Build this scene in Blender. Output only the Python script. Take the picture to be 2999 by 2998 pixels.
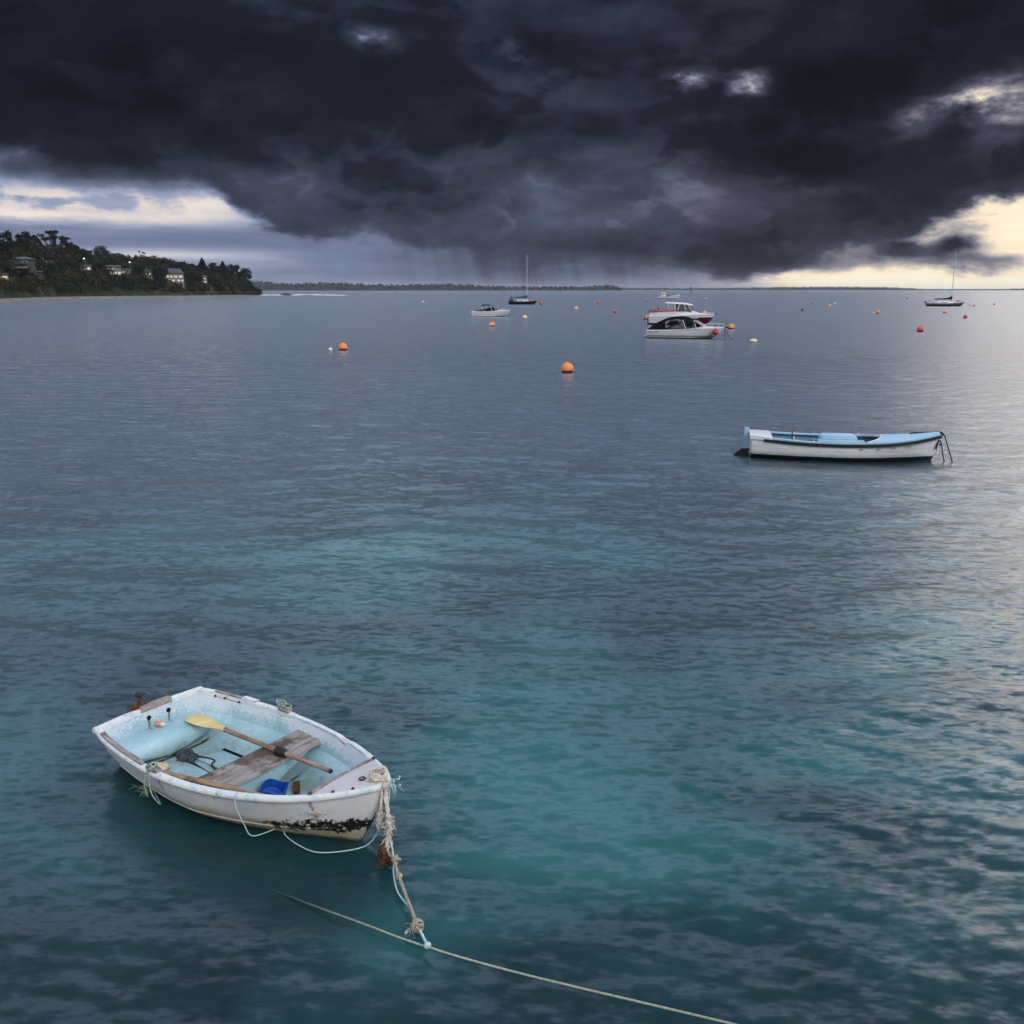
import bpy, bmesh, math, random
import numpy as np
from mathutils import Vector, Matrix, noise as mnoise

for o in list(bpy.data.objects):
    bpy.data.objects.remove(o)
scene = bpy.context.scene
COL = scene.collection
R = math.radians

# ------------------------------------------------------------------ camera
FPX, HORIZON, CAMH = 2850.0, 847.0, 4.0          # focal length and horizon row, in pixels of a 2999 x 2998 frame
PITCH = math.atan((1499.0 - HORIZON) / FPX)
cam_data = bpy.data.cameras.new("camera")
cam_data.sensor_fit = 'HORIZONTAL'
cam_data.sensor_width = 36.0
cam_data.lens = 36.0 * FPX / 2999.0
cam_data.clip_start = 0.1
cam_data.clip_end = 30000.0
cam = bpy.data.objects.new("camera", cam_data)
cam.location = (0, 0, CAMH)
cam.rotation_euler = (math.pi / 2 - PITCH, 0, 0)
COL.objects.link(cam)
scene.camera = cam


def ray(x, y):
    u = (x - 1499.5) / FPX
    v = -(y - 1499.0) / FPX
    return Vector((u, math.cos(PITCH) + v * math.sin(PITCH), -math.sin(PITCH) + v * math.cos(PITCH)))


def at(x, y, z=0.0):
    r = ray(x, y)
    t = (z - CAMH) / r.z
    return Vector((0, 0, CAMH)) + r * t


def at_d(x, y, d):
    """the point seen at (x, y) whose forward distance is d"""
    r = ray(x, y)
    return Vector((0, 0, CAMH)) + r * (d / r.y)


def azel(x, y):
    r = ray(x, y).normalized()
    return math.degrees(math.atan2(r.x, r.y)), math.degrees(math.asin(r.z))


# ------------------------------------------------------------------ view
vs = scene.view_settings
scene.display_settings.display_device = 'sRGB'
vs.view_transform = 'Standard'
vs.look = 'None'
vs.gamma = 1.0
vs.exposure = 0.0
vs.use_curve_mapping = False
scene.cycles.max_bounces = 6
scene.cycles.diffuse_bounces = 2
scene.cycles.glossy_bounces = 3
scene.cycles.transparent_max_bounces = 8
scene.cycles.caustics_reflective = False
scene.cycles.caustics_refractive = False
scene.cycles.use_denoising = True


def lin(c):
    c = c / 255.0
    return c / 12.92 if c <= 0.04045 else ((c + 0.055) / 1.055) ** 2.4


def rgb(r, g, b):
    return (lin(r), lin(g), lin(b), 1.0)


# ------------------------------------------------------------------ node maths
class S:
    """a node socket that can be added, multiplied and so on"""
    def __init__(self, nt, sock):
        self.nt, self.k = nt, sock

    def _m(self, op, a, b=None, c=None, clamp=False):
        n = self.nt.nodes.new('ShaderNodeMath')
        n.operation = op
        n.use_clamp = clamp
        for i, v in enumerate((a, b, c)):
            if v is None:
                continue
            if isinstance(v, S):
                self.nt.links.new(v.k, n.inputs[i])
            else:
                n.inputs[i].default_value = float(v)
        return S(self.nt, n.outputs[0])

    def __add__(s, o): return s._m('ADD', s, o)
    __radd__ = __add__
    def __sub__(s, o): return s._m('SUBTRACT', s, o)
    def __rsub__(s, o): return s._m('SUBTRACT', o, s)
    def __mul__(s, o): return s._m('MULTIPLY', s, o)
    __rmul__ = __mul__
    def __truediv__(s, o): return s._m('DIVIDE', s, o)
    def __neg__(s): return s._m('MULTIPLY', s, -1.0)
    def pow(s, e): return s._m('POWER', s, e)
    def max(s, o): return s._m('MAXIMUM', s, o)
    def min(s, o): return s._m('MINIMUM', s, o)
    def abs(s): return s._m('ABSOLUTE', s)
    def exp(s): return s._m('EXPONENT', s)
    def clamp(s): return s._m('ADD', s, 0.0, clamp=True)

    def smooth(s, a, b):
        n = s.nt.nodes.new('ShaderNodeMapRange')
        n.interpolation_type = 'SMOOTHSTEP'
        n.clamp = True
        s.nt.links.new(s.k, n.inputs['Value'])
        n.inputs['From Min'].default_value = a
        n.inputs['From Max'].default_value = b
        return S(s.nt, n.outputs['Result'])

    def mix(s, a, b):
        """a where s is 0, b where s is 1"""
        return s._m('MULTIPLY_ADD', s, (b - a) if isinstance(b, S) or isinstance(a, S) else float(b - a), a)


def vec(nt, x, y, z):
    n = nt.nodes.new('ShaderNodeCombineXYZ')
    for i, v in enumerate((x, y, z)):
        if isinstance(v, S):
            nt.links.new(v.k, n.inputs[i])
        else:
            n.inputs[i].default_value = float(v)
    return S(nt, n.outputs[0])


def noise(nt, v, scale, detail=5.0, rough=0.55, lac=2.0, dist=0.0, kind='FBM', color=False):
    n = nt.nodes.new('ShaderNodeTexNoise')
    n.noise_dimensions = '3D'
    n.noise_type = kind
    if v is not None:
        nt.links.new(v.k, n.inputs['Vector'])
    n.inputs['Scale'].default_value = scale
    n.inputs['Detail'].default_value = detail
    n.inputs['Roughness'].default_value = rough
    n.inputs['Lacunarity'].default_value = lac
    n.inputs['Distortion'].default_value = dist
    return S(nt, n.outputs['Color' if color else 'Fac'])


def voro(nt, v, scale, detail=3.0, rough=0.5, feature='F1', smooth=0.6):
    n = nt.nodes.new('ShaderNodeTexVoronoi')
    n.feature = feature
    if v is not None:
        nt.links.new(v.k, n.inputs['Vector'])
    n.inputs['Scale'].default_value = scale
    if 'Detail' in n.inputs:
        n.inputs['Detail'].default_value = detail
        n.inputs['Roughness'].default_value = rough
    if feature == 'SMOOTH_F1':
        n.inputs['Smoothness'].default_value = smooth
    return S(nt, n.outputs['Distance'])


def ramp(nt, fac, stops, interp='LINEAR'):
    n = nt.nodes.new('ShaderNodeValToRGB')
    cr = n.color_ramp
    cr.interpolation = interp
    while len(cr.elements) < len(stops):
        cr.elements.new(0.5)
    for e, (p, c) in zip(cr.elements, stops):
        e.position = p
    for e, (p, c) in zip(cr.elements, stops):
        e.position = p
        e.color = c
    nt.links.new(fac.k, n.inputs['Fac'])
    return S(nt, n.outputs['Color'])


def mixc(nt, fac, a, b, mode='MIX'):
    n = nt.nodes.new('ShaderNodeMix')
    n.data_type = 'RGBA'
    n.blend_type = mode
    n.clamp_factor = True
    for i, v in ((0, fac), (6, a), (7, b)):
        if isinstance(v, S):
            nt.links.new(v.k, n.inputs[i])
        else:
            n.inputs[i].default_value = v
    return S(nt, n.outputs[2])


def curve(nt, fac, pts):
    n = nt.nodes.new('ShaderNodeFloatCurve')
    c = n.mapping.curves[0]
    pts = sorted(pts)
    while len(c.points) < len(pts):
        c.points.new(0.5, 0.5)
    for p, (x, y) in zip(c.points, pts):
        p.location = (x, y)
    n.mapping.update()
    nt.links.new(fac.k, n.inputs['Value'])
    return S(nt, n.outputs[0])


# ------------------------------------------------------------------ sky
SUN_AZ, SUN_EL = 148.0, 34.0                       # degrees clockwise from straight ahead, degrees up
world = bpy.data.worlds.new("World")
scene.world = world
world.use_nodes = True
nt = world.node_tree
nt.nodes.clear()
w_out = nt.nodes.new('ShaderNodeOutputWorld')
w_bg = nt.nodes.new('ShaderNodeBackground')
w_bg.inputs['Strength'].default_value = 0.1
nt.links.new(w_bg.outputs[0], w_out.inputs[0])
tc = nt.nodes.new('ShaderNodeTexCoord')
sep = nt.nodes.new('ShaderNodeSeparateXYZ')
nt.links.new(tc.outputs['Generated'], sep.inputs[0])
dx, dy, dz = (S(nt, sep.outputs[i]) for i in range(3))
dz = dz.abs()
DEG = 180.0 / math.pi
az = dx._m('ARCTAN2', dx, dy) * DEG
el = dz._m('ARCSINE', dz.min(1.0)) * DEG
P = vec(nt, dx, dy, dz * 2.2)
Pl = vec(nt, dx * 1.2, dy, dz * 9.0)               # long flat layers
wa = noise(nt, P, 4.5, 7.0, 0.55)
wb = noise(nt, vec(nt, dx + 3.1, dy, dz * 2.2), 5.0, 4.0, 0.5)
puff = 1.0 - noise(nt, P, 6.0, 4.0, 0.5, kind='RIDGED_MULTIFRACTAL') * 0.45
fine = noise(nt, P, 24.0, 6.0, 0.58)
streak = noise(nt, Pl, 6.0, 6.0, 0.55)
azw = az + (wb - 0.5) * 9.0 + (fine - 0.5) * 0.8
elw = el + (wa - 0.5) * 4.5 + (puff - 0.5) * 1.6 + (fine - 0.5) * 0.5


def blob(x, y, rx, ry, a=None, e=None):
    """soft spot in the sky seen towards (x, y); rx, ry in pixels"""
    ca, ce = azel(x, y)
    a = azw if a is None else a
    e = elw if e is None else e
    u = (a - ca) / (rx * DEG / FPX)
    v = (e - ce) / (ry * DEG / FPX)
    return (-(u * u + v * v)).exp()


def line(pts, src):
    """elevation in degrees as a function of azimuth, through pixels"""
    q = []
    for x, y in pts:
        a, e = azel(x, y)
        q.append(((a + 40) / 80.0, max(0.0, min(1.0, e / 20.0))))
    return curve(nt, ((src + 40.0) / 80.0).clamp(), q) * 20.0


# the ragged lower edge of the storm cloud
edge = line([(-700, 480), (0, 505), (170, 520), (420, 526), (600, 532), (680, 572), (740, 610), (830, 640), (960, 660), (1040, 625), (1200, 665),
             (1400, 690), (1600, 692), (1800, 700), (2000, 712), (2200, 748), (2330, 722), (2450, 682), (2600, 660), (2760, 580),
             (2999, 505), (3500, 360)], az + (wb - 0.5) * 5.0)
rain = blob(1600, 790, 420, 130, az, el)
calm = az.smooth(-19.0, -13.0)                     # the edge is flat and soft over the left
ragged = (wa - 0.5) * 2.6 + (puff - 0.5) * 2.6 + (fine - 0.5) * 2.4
over = el + ragged * calm.mix(0.28, 1.0) - edge
a_hard = over.smooth(-0.3, 0.8)
a_soft = over.smooth(-2.4, 2.8)
alpha = rain.clamp().mix(a_hard, a_soft)

# light layers behind it
tb = 0.60 + (streak - 0.5) * 0.26
thin = 1.0 - (fine * 0.5 + streak * 0.5).smooth(0.48, 0.62) * 0.75
tb = tb + blob(60, 572, 640, 44, az, el + (wa - .5) * 1.8 + (streak - .5) * 1.4 + (fine - .5) * .6) * 0.31 * thin
tb = tb + blob(640, 585, 190, 40, azw, el + (puff - .5) * 1.6) * 0.22
tb = tb + blob(60, 632, 420, 18, az, el + (streak - .5) * 1.2) * 0.24
tb = tb + blob(480, 748, 330, 17, az, el + (streak - .5) * 0.8) * 0.26
tb = tb + blob(760, 838, 420, 9, az, el) * 0.14
shaft = noise(nt, vec(nt, az * 0.55 + el * 0.12, el * 0.03, 2.0), 1.0, 4.0, 0.55)
tb = tb - rain * (0.10 + (shaft - 0.5) * 0.6)
gap = az.smooth(8.0, 19.0)                         # the clear gap low on the right
tb = tb + gap * (0.35 + (streak - 0.5) * 0.1)
tb = tb + blob(2150, 815, 330, 20, az, el + (fine - .5) * 0.7) * 0.14
tb = tb - blob(2420, 752, 400, 30, az, el + (fine - .5) * 1.6 + (puff - .5) * .6) * 0.42
tb = tb - blob(2800, 655, 60, 36, azw, el + (puff - .5) * 1.8 + (fine - .5) * 2.0) * 0.8
tb = tb - blob(2870, 738, 110, 20, azw, el + (puff - .5) * 1.2 + (fine - .5) * 1.6) * 0.30
tb = tb - blob(2640, 690, 80, 20, azw, el + (puff - .5) * 1.6 + (fine - .5) * 2.0) * 0.6
tb = tb + blob(2950, 815, 420, 70, az, el) * 0.10

# the storm cloud itself: dark, with paler lobes
relief = noise(nt, vec(nt, dx + 0.012, dy, dz * 2.2 + 0.05), 9.0, 6.0, 0.5) - noise(nt, P, 9.0, 6.0, 0.5)
def lumps(off, sc, det, sq):
    return noise(nt, vec(nt, dx + off, dy - off * 0.7, dz * sq + off), sc, det, 0.52)


l1, l2, l3 = lumps(0.0, 4.2, 8.0, 2.4), lumps(4.3, 6.5, 8.0, 2.1), lumps(9.1, 10.5, 7.0, 1.9)
ts = 0.178 + (wa - 0.5) * 0.16 + (wb - 0.5) * 0.10
ts = l1.smooth(0.49, 0.54).mix(ts, 0.235 - (l1 - 0.55) * 0.65)
ts = l2.smooth(0.50, 0.55).mix(ts, 0.135 + (l2 - 0.52) * 0.50)
ts = (l3.smooth(0.50, 0.58) * (0.85 - el.smooth(6.0, 13.0) * 0.5)).mix(ts, 0.285 - (l3 - 0.53) * 1.0)
ts = ts + relief * 0.30 + (fine - 0.5) * 0.06
ts = ts + blob(1650, 520, 400, 130) * 0.19 + blob(2050, 560, 330, 70) * 0.19 + blob(850, 530, 190, 100) * 0.16
ts = ts + blob(1380, 600, 330, 60) * 0.06 + blob(330, 480, 420, 40) * 0.13 + blob(60, 430, 160, 22) * 0.16
ts = ts - blob(2420, 240, 190, 150) * 0.16 - blob(1640, 690, 220, 36) * 0.10 - blob(1980, 700, 300, 50) * 0.08
ts = ts - blob(2750, 480, 300, 60) * 0.06 - blob(150, 160, 420, 220) * 0.10 - blob(2900, 60, 240, 130) * 0.09
ts = ts - blob(1100, 300, 320, 90) * 0.03
hole_n = (fine - 0.32).max(0.0) * 2.9 * (1.0 - l3.smooth(0.50, 0.60) * 0.6)
ts = ts + blob(1075, 82, 62, 28) * hole_n * 0.7 + blob(1480, 62, 50, 26) * hole_n * 0.40
ts = ts + blob(2040, 158, 84, 32) * hole_n * 0.85 + blob(2235, 190, 48, 38) * hole_n * 0.85
ts = ts + blob(2900, 270, 150, 54) * hole_n * 0.9 + blob(2480, 300, 70, 26) * hole_n * 0.25
ts = ts + (1.0 - over.smooth(0.2, 3.0)) * 0.05
ts = ts.max(0.04)
tone = alpha.mix(tb, ts)

# beyond the frame: unseen overcast, brightness added above and right to light the water
opening = el.smooth(15.2, 27.0).max(az.abs().smooth(42.0, 75.0))
opening = opening.max(el.smooth(14.3, 17.5) * az.smooth(19.0, 26.0))
over_n = noise(nt, P, 3.2, 4.0, 0.55)
sunset = (-(((az - 38.0) / 14.0).pow(2.0) + ((el - 8.0) / 9.0).pow(2.0))).exp()
out_r = az.smooth(27.9, 30.0)
tone = tone.clamp()

cool = ramp(nt, tone, [(0.0, rgb(9, 11, 18)), (0.2, rgb(29, 33, 45)), (0.4, rgb(64, 69, 88)), (0.6, rgb(114, 124, 153)),
                       (0.76, rgb(162, 170, 194)), (0.9, rgb(226, 216, 212)), (1.0, rgb(246, 236, 226))])
warm = ramp(nt, tone, [(0.0, rgb(9, 11, 18)), (0.2, rgb(31, 33, 45)), (0.4, rgb(70, 70, 86)), (0.6, rgb(128, 126, 138)),
                       (0.78, rgb(200, 190, 180)), (0.9, rgb(252, 232, 200)), (1.0, rgb(255, 244, 218))])
warmth = az.smooth(2.0, 18.0) * (1.0 - az.smooth(95.0, 130.0))
col = mixc(nt, warmth, cool, warm)
overcast = ramp(nt, over_n, [(0.28, rgb(132, 144, 186)), (0.5, rgb(176, 193, 225)), (0.70, rgb(218, 227, 241))])
overcast = mixc(nt, az.abs().smooth(60.0, 110.0) * 0.8, overcast, rgb(216, 215, 219))
glow = az.smooth(13.0, 24.0) * (1.0 - az.smooth(45.0, 75.0)) * (1.0 - el.smooth(16.0, 22.5)) * (0.35 + over_n * 1.2)
overcast = mixc(nt, (glow * 0.9).clamp(), overcast, rgb(255, 230, 190))
col = mixc(nt, opening, col, overcast)
col = mixc(nt, (out_r * sunset).clamp(), col, rgb(255, 240, 212))
gain = 10.0 * (1.0 + opening * ((1.0 - az.abs().smooth(50.0, 85.0)) * (1.0 - el.smooth(22.0, 38.0)) * 4.7 + glow * 4.8 + 0.16) + out_r * sunset * 3.5 + gap * (1.0 - el.smooth(4.0, 9.0)) * (1.0 - alpha) * 0.05)
gv = vec(nt, gain, gain, gain)
col = mixc(nt, 1.0, col, gv, 'MULTIPLY')
sky = nt.nodes.new('ShaderNodeTexSky')
sky.sky_type = 'NISHITA'
sky.sun_disc = False
sky.sun_elevation = R(SUN_EL)
sky.sun_rotation = R(SUN_AZ)
col = mixc(nt, opening * 0.12, col, S(nt, sky.outputs[0]))
nt.links.new(col.k, w_bg.inputs['Color'])
world.cycles.sampling_method = 'MANUAL'
world.cycles.sample_map_resolution = 512

sun_data = bpy.data.lights.new("sun", 'SUN')
sun_data.energy = 1.5
sun_data.angle = R(25.0)
sun_data.color = (1.0, 0.97, 0.93)
sun = bpy.data.objects.new("sun", sun_data)
sd = Vector((math.sin(R(SUN_AZ)) * math.cos(R(SUN_EL)), math.cos(R(SUN_AZ)) * math.cos(R(SUN_EL)), math.sin(R(SUN_EL))))
sun.rotation_euler = sd.to_track_quat('Z', 'Y').to_euler()
sun.location = sd * 50
COL.objects.link(sun)


# ------------------------------------------------------------------ mesh building
def new_mat(name):
    m = bpy.data.materials.new(name)
    m.use_nodes = True
    m.node_tree.nodes.clear()
    return m, m.node_tree


def principled(name, color, rough=0.6, spec=0.4, metal=0.0, bump=None, bump_strength=0.2, bump_dist=0.01, emit=None, emit_strength=0.0, coat=0.0):
    """color: rgba, or a function(nt) -> S colour; bump: function(nt) -> S height"""
    m, t = new_mat(name)
    o = t.nodes.new('ShaderNodeOutputMaterial')
    b = t.nodes.new('ShaderNodeBsdfPrincipled')
    t.links.new(b.outputs[0], o.inputs[0])
    if callable(color):
        t.links.new(color(t).k, b.inputs['Base Color'])
    else:
        b.inputs['Base Color'].default_value = color
    if callable(rough):
        t.links.new(rough(t).k, b.inputs['Roughness'])
    else:
        b.inputs['Roughness'].default_value = rough
    b.inputs['Specular IOR Level'].default_value = spec
    b.inputs['Metallic'].default_value = metal
    b.inputs['Coat Weight'].default_value = coat
    if emit is not None:
        b.inputs['Emission Color'].default_value = emit
        b.inputs['Emission Strength'].default_value = emit_strength
    if bump is not None:
        n = t.nodes.new('ShaderNodeBump')
        n.inputs['Strength'].default_value = bump_strength
        n.inputs['Distance'].default_value = bump_dist
        t.links.new(bump(t).k, n.inputs['Height'])
        t.links.new(n.outputs[0], b.inputs['Normal'])
    return m


def obj_coord(t):
    n = t.nodes.new('ShaderNodeTexCoord')
    return S(t, n.outputs['Object'])


def world_pos(t):
    n = t.nodes.new('ShaderNodeNewGeometry')
    return S(t, n.outputs['Position'])


def split(t, v):
    n = t.nodes.new('ShaderNodeSeparateXYZ')
    t.links.new(v.k, n.inputs[0])
    return tuple(S(t, n.outputs[i]) for i in range(3))


class MB:
    def __init__(self):
        self.v, self.f, self.mi = [], [], []

    def add(self, verts, faces, mi=0):
        b = len(self.v)
        self.v += [tuple(p) for p in verts]
        self.f += [tuple(b + i for i in fc) for fc in faces]
        self.mi += [mi] * len(faces)
        return self

    def grid(self, rows, closed=False, mi=0, flip=False):
        """rows: list of equally long point lists"""
        n, m = len(rows), len(rows[0])
        vs_ = [p for r in rows for p in r]
        fs = []
        for i in range(n - 1):
            for j in range(m if closed else m - 1):
                k = (j + 1) % m
                q = (i * m + j, i * m + k, (i + 1) * m + k, (i + 1) * m + j)
                fs.append(q[::-1] if flip else q)
        return self.add(vs_, fs, mi)

    def box(self, c, s, rot=None, mi=0, bev=0.0):
        hx, hy, hz = s[0] / 2, s[1] / 2, s[2] / 2
        bm = bmesh.new()
        bmesh.ops.create_cube(bm, size=1.0)
        for v in bm.verts:
            v.co = Vector((v.co.x * 2 * hx, v.co.y * 2 * hy, v.co.z * 2 * hz))
        if bev > 0:
            bmesh.ops.bevel(bm, geom=list(bm.edges), offset=bev, segments=2, affect='EDGES', profile=0.5)
        M = Matrix.Translation(Vector(c))
        if rot is not None:
            M = M @ rot
        bm.verts.index_update()
        self.add([M @ v.co for v in bm.verts], [[v.index for v in f.verts] for f in bm.faces], mi)
        bm.free()
        return self

    def tube(self, pts, r, n=8, mi=0, cap=True, twist=None):
        pts = [Vector(p) for p in pts]
        rr = r if isinstance(r, (list, tuple)) else [r] * len(pts)
        rows = []
        up = Vector((0, 0, 1))
        prev = None
        for i, p in enumerate(pts):
            d = (pts[min(i + 1, len(pts) - 1)] - pts[max(i - 1, 0)])
            if d.length < 1e-9:
                d = Vector((0, 0, 1))
            d.normalize()
            if prev is None:
                a = d.cross(up)
                if a.length < 0.05:
                    a = d.cross(Vector((1, 0, 0)))
            else:
                a = prev - d * prev.dot(d)
            a.normalize()
            prev = a
            b = d.cross(a)
            rows.append([p + (a * math.cos(2 * math.pi * k / n) + b * math.sin(2 * math.pi * k / n)) * rr[i] for k in range(n)])
        self.grid(rows, True, mi)
        if cap:
            base = len(self.v) - len(rows) * n
            self.f.append(tuple(base + k for k in range(n))[::-1])
            self.f.append(tuple(base + (len(rows) - 1) * n + k for k in range(n)))
            self.mi += [mi, mi]
        return self

    def ball(self, c, r, sx=1, sy=1, sz=1, seg=16, rings=10, mi=0):
        rows = []
        for i in range(rings + 1):
            th = math.pi * i / rings
            rad = max(math.sin(th), 1e-4)
            rows.append([(c[0] + r * sx * rad * math.cos(2 * math.pi * k / seg), c[1] + r * sy * rad * math.sin(2 * math.pi * k / seg),
                          c[2] + r * sz * math.cos(th)) for k in range(seg)])
        return self.grid(rows, True, mi, flip=True)

    def lathe(self, prof, c=(0, 0, 0), seg=16, mi=0, rot=None):
        rows = []
        for rad, z in prof:
            row = []
            for k in range(seg):
                p = Vector((rad * math.cos(2 * math.pi * k / seg), rad * math.sin(2 * math.pi * k / seg), z))
                if rot is not None:
                    p = rot @ p
                row.append(p + Vector(c))
            rows.append(row)
        return self.grid(rows, True, mi)

    def prism(self, poly, axis, a, b, mi=0):
        """extrude a 2D outline: axis 'y' -> poly in x,z between y=a and y=b; axis 'z' -> poly in x,y"""
        n = len(poly)
        if axis == 'y':
            A = [(x, a, z) for x, z in poly]
            B = [(x, b, z) for x, z in poly]
        elif axis == 'z':
            A = [(x, y, a) for x, y in poly]
            B = [(x, y, b) for x, y in poly]
        else:
            A = [(a, y, z) for y, z in poly]
            B = [(b, y, z) for y, z in poly]
        fs = [tuple(range(n))[::-1], tuple(range(n, 2 * n))]
        fs += [(i, (i + 1) % n, n + (i + 1) % n, n + i) for i in range(n)]
        return self.add(A + B, fs, mi)

    def build(self, name, mat, parent=None, smooth=True, sharp=40, loc=None):
        me = bpy.data.meshes.new(name)
        me.from_pydata(self.v, [], self.f)
        mats = mat if isinstance(mat, (list, tuple)) else [mat]
        for m in mats:
            me.materials.append(m)
        if len(mats) > 1:
            me.polygons.foreach_set('material_index', self.mi)
        me.validate()
        bm = bmesh.new()
        bm.from_mesh(me)
        bmesh.ops.recalc_face_normals(bm, faces=bm.faces)
        if smooth:
            for f in bm.faces:
                f.smooth = True
            lim = math.radians(sharp)
            for e in bm.edges:
                if len(e.link_faces) == 2 and e.calc_face_angle(0) > lim:
                    e.smooth = False
        bm.to_mesh(me)
        bm.free()
        me.update()
        o = bpy.data.objects.new(name, me)
        COL.objects.link(o)
        if parent is not None:
            o.parent = parent
        if loc is not None:
            o.location = loc
        return o


def tag(o, label, cat, group=None):
    o['label'] = label
    o['category'] = cat
    if group:
        o['group'] = group
    return o


def kind(o, k, label=None, cat=None):
    o['kind'] = k
    if label:
        o['label'] = label
    if cat:
        o['category'] = cat
    return o


def empty(name, loc, rz=0.0, rx=0.0, ry=0.0):
    o = bpy.data.objects.new(name, None)
    o.empty_display_size = 0.3
    o.location = loc
    o.rotation_euler = (rx, ry, rz)
    COL.objects.link(o)
    return o


def smooth_path(pts, n=8):
    """Catmull-Rom through the points"""
    pts = [Vector(p) for p in pts]
    out = []
    for i in range(len(pts) - 1):
        p0, p1, p2, p3 = pts[max(i - 1, 0)], pts[i], pts[i + 1], pts[min(i + 2, len(pts) - 1)]
        for k in range(n):
            t = k / n
            out.append(0.5 * ((2 * p1) + (p2 - p0) * t + (2 * p0 - 5 * p1 + 4 * p2 - p3) * t * t + (3 * p1 - p0 - 3 * p2 + p3) * t ** 3))
    out.append(pts[-1])
    return out


def interp(x, pts):
    return float(np.interp(x, [p[0] for p in pts], [p[1] for p in pts]))


def spl(x, pts):
    """smooth interpolation through (x, y) pairs"""
    xs = [p[0] for p in pts]
    i = max(0, min(len(xs) - 2, int(np.searchsorted(xs, x)) - 1))
    x0, x1 = xs[i], xs[i + 1]
    t = min(1.0, max(0.0, (x - x0) / (x1 - x0)))

    def slope(k):
        if k == 0:
            return (pts[1][1] - pts[0][1]) / (xs[1] - xs[0])
        if k == len(xs) - 1:
            return (pts[-1][1] - pts[-2][1]) / (xs[-1] - xs[-2])
        return (pts[k + 1][1] - pts[k - 1][1]) / (xs[k + 1] - xs[k - 1])
    h = x1 - x0
    m0, m1 = slope(i) * h, slope(i + 1) * h
    y0, y1 = pts[i][1], pts[i + 1][1]
    return (2 * t ** 3 - 3 * t * t + 1) * y0 + (t ** 3 - 2 * t * t + t) * m0 + (-2 * t ** 3 + 3 * t * t) * y1 + (t ** 3 - t * t) * m1


# ------------------------------------------------------------------ water
def water_height(X, Y, dxy):
    rng = np.random.default_rng(11)
    Z = np.zeros_like(X)
    for i in range(64):
        lam = 0.16 * (3.6 / 0.16) ** rng.random()
        th = R(-97) + rng.normal(0, 0.42)            # waves run towards the camera and a little to its left
        k = 2 * math.pi / lam
        slope = 0.019 * (1.0 if lam < 1.2 else 0.5)
        a = slope / k
        ph = rng.random() * 6.283
        fade = np.clip((lam / dxy - 3.0) / 3.0, 0, 1)
        # groups: the ripples come and go over a few metres
        g = 0.6 + 0.4 * np.sin(X * 0.55 * math.cos(i * 1.7) + Y * 0.4 * math.sin(i * 2.3) + i)
        arg = k * (X * math.cos(th) + Y * math.sin(th)) + ph + 0.6 * np.sin(0.8 * X + 0.5 * Y + i)
        Z += a * g * fade * np.sin(arg)
    return Z


rows = [-40.0, -20.0, -8.0, -2.0, 1.0]
y = 3.0
while y < 14000.0:
    rows.append(y)
    y += max(0.018, y * (0.0034 if y < 60 else 0.012 if y < 400 else 0.05))
ys = np.array(rows)
us = np.linspace(-1, 1, 760)
half = 5.0 + 0.72 * np.maximum(ys, 0)
Xg = half[:, None] * us[None, :]
Yg = np.repeat(ys[:, None], len(us), 1)
spacing = np.maximum(np.gradient(ys), half * 2 / len(us))[:, None]
Zg = water_height(Xg, Yg, spacing)
Zg *= np.clip((Yg - 2.0) / 2.0, 0, 1) * np.clip((260.0 - Yg) / 120.0, 0, 1)
nr, nc = Xg.shape
me = bpy.data.meshes.new("water")
co = np.stack([Xg, Yg, Zg], -1).reshape(-1, 3).astype(np.float32)
me.vertices.add(nr * nc)
me.vertices.foreach_set('co', co.ravel())
idx = np.arange(nr * nc).reshape(nr, nc)
quads = np.stack([idx[:-1, :-1], idx[:-1, 1:], idx[1:, 1:], idx[1:, :-1]], -1).reshape(-1, 4).astype(np.int32)
me.loops.add(quads.size)
me.loops.foreach_set('vertex_index', quads.ravel())
me.polygons.add(len(quads))
me.polygons.foreach_set('loop_start', np.arange(0, quads.size, 4, dtype=np.int32))
me.polygons.foreach_set('use_smooth', np.ones(len(quads), dtype=bool))
me.update(calc_edges=True)
water = bpy.data.objects.new("water", me)
COL.objects.link(water)
kind(water, 'structure')

m, t = new_mat("sea water")
o = t.nodes.new('ShaderNodeOutputMaterial')
pos = world_pos(t)
px_, py_, pz_ = split(t, pos)
# sand and weed on the bottom, seen softly through the water
q = vec(t, px_ * 0.7, py_ * 0.75, 0.0)
patch = noise(t, q, 0.55, 5.0, 0.52, dist=0.8)
patch2 = noise(t, vec(t, px_ + 40.0, py_ * 0.6, 1.0), 0.16, 3.0, 0.5)
pf = (patch * 0.5 + patch2 * 0.3) + 0.10
wx, wy, _w = split(t, noise(t, vec(t, px_, py_, 3.0), 0.5, 4.0, 0.55, color=True))


def bed(x, y, rx, ry, amp):
    """a bank of sand (amp > 0) or a dark bed (amp < 0) on the bottom: weed, also painted near darkening"""
    c = at(x, y)
    u = (px_ + (wx - 0.5) * 3.0 - c.x) / rx
    v = (py_ + (wy - 0.5) * 4.0 - c.y) / ry
    return (-(u * u + v * v)).exp() * amp


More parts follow.
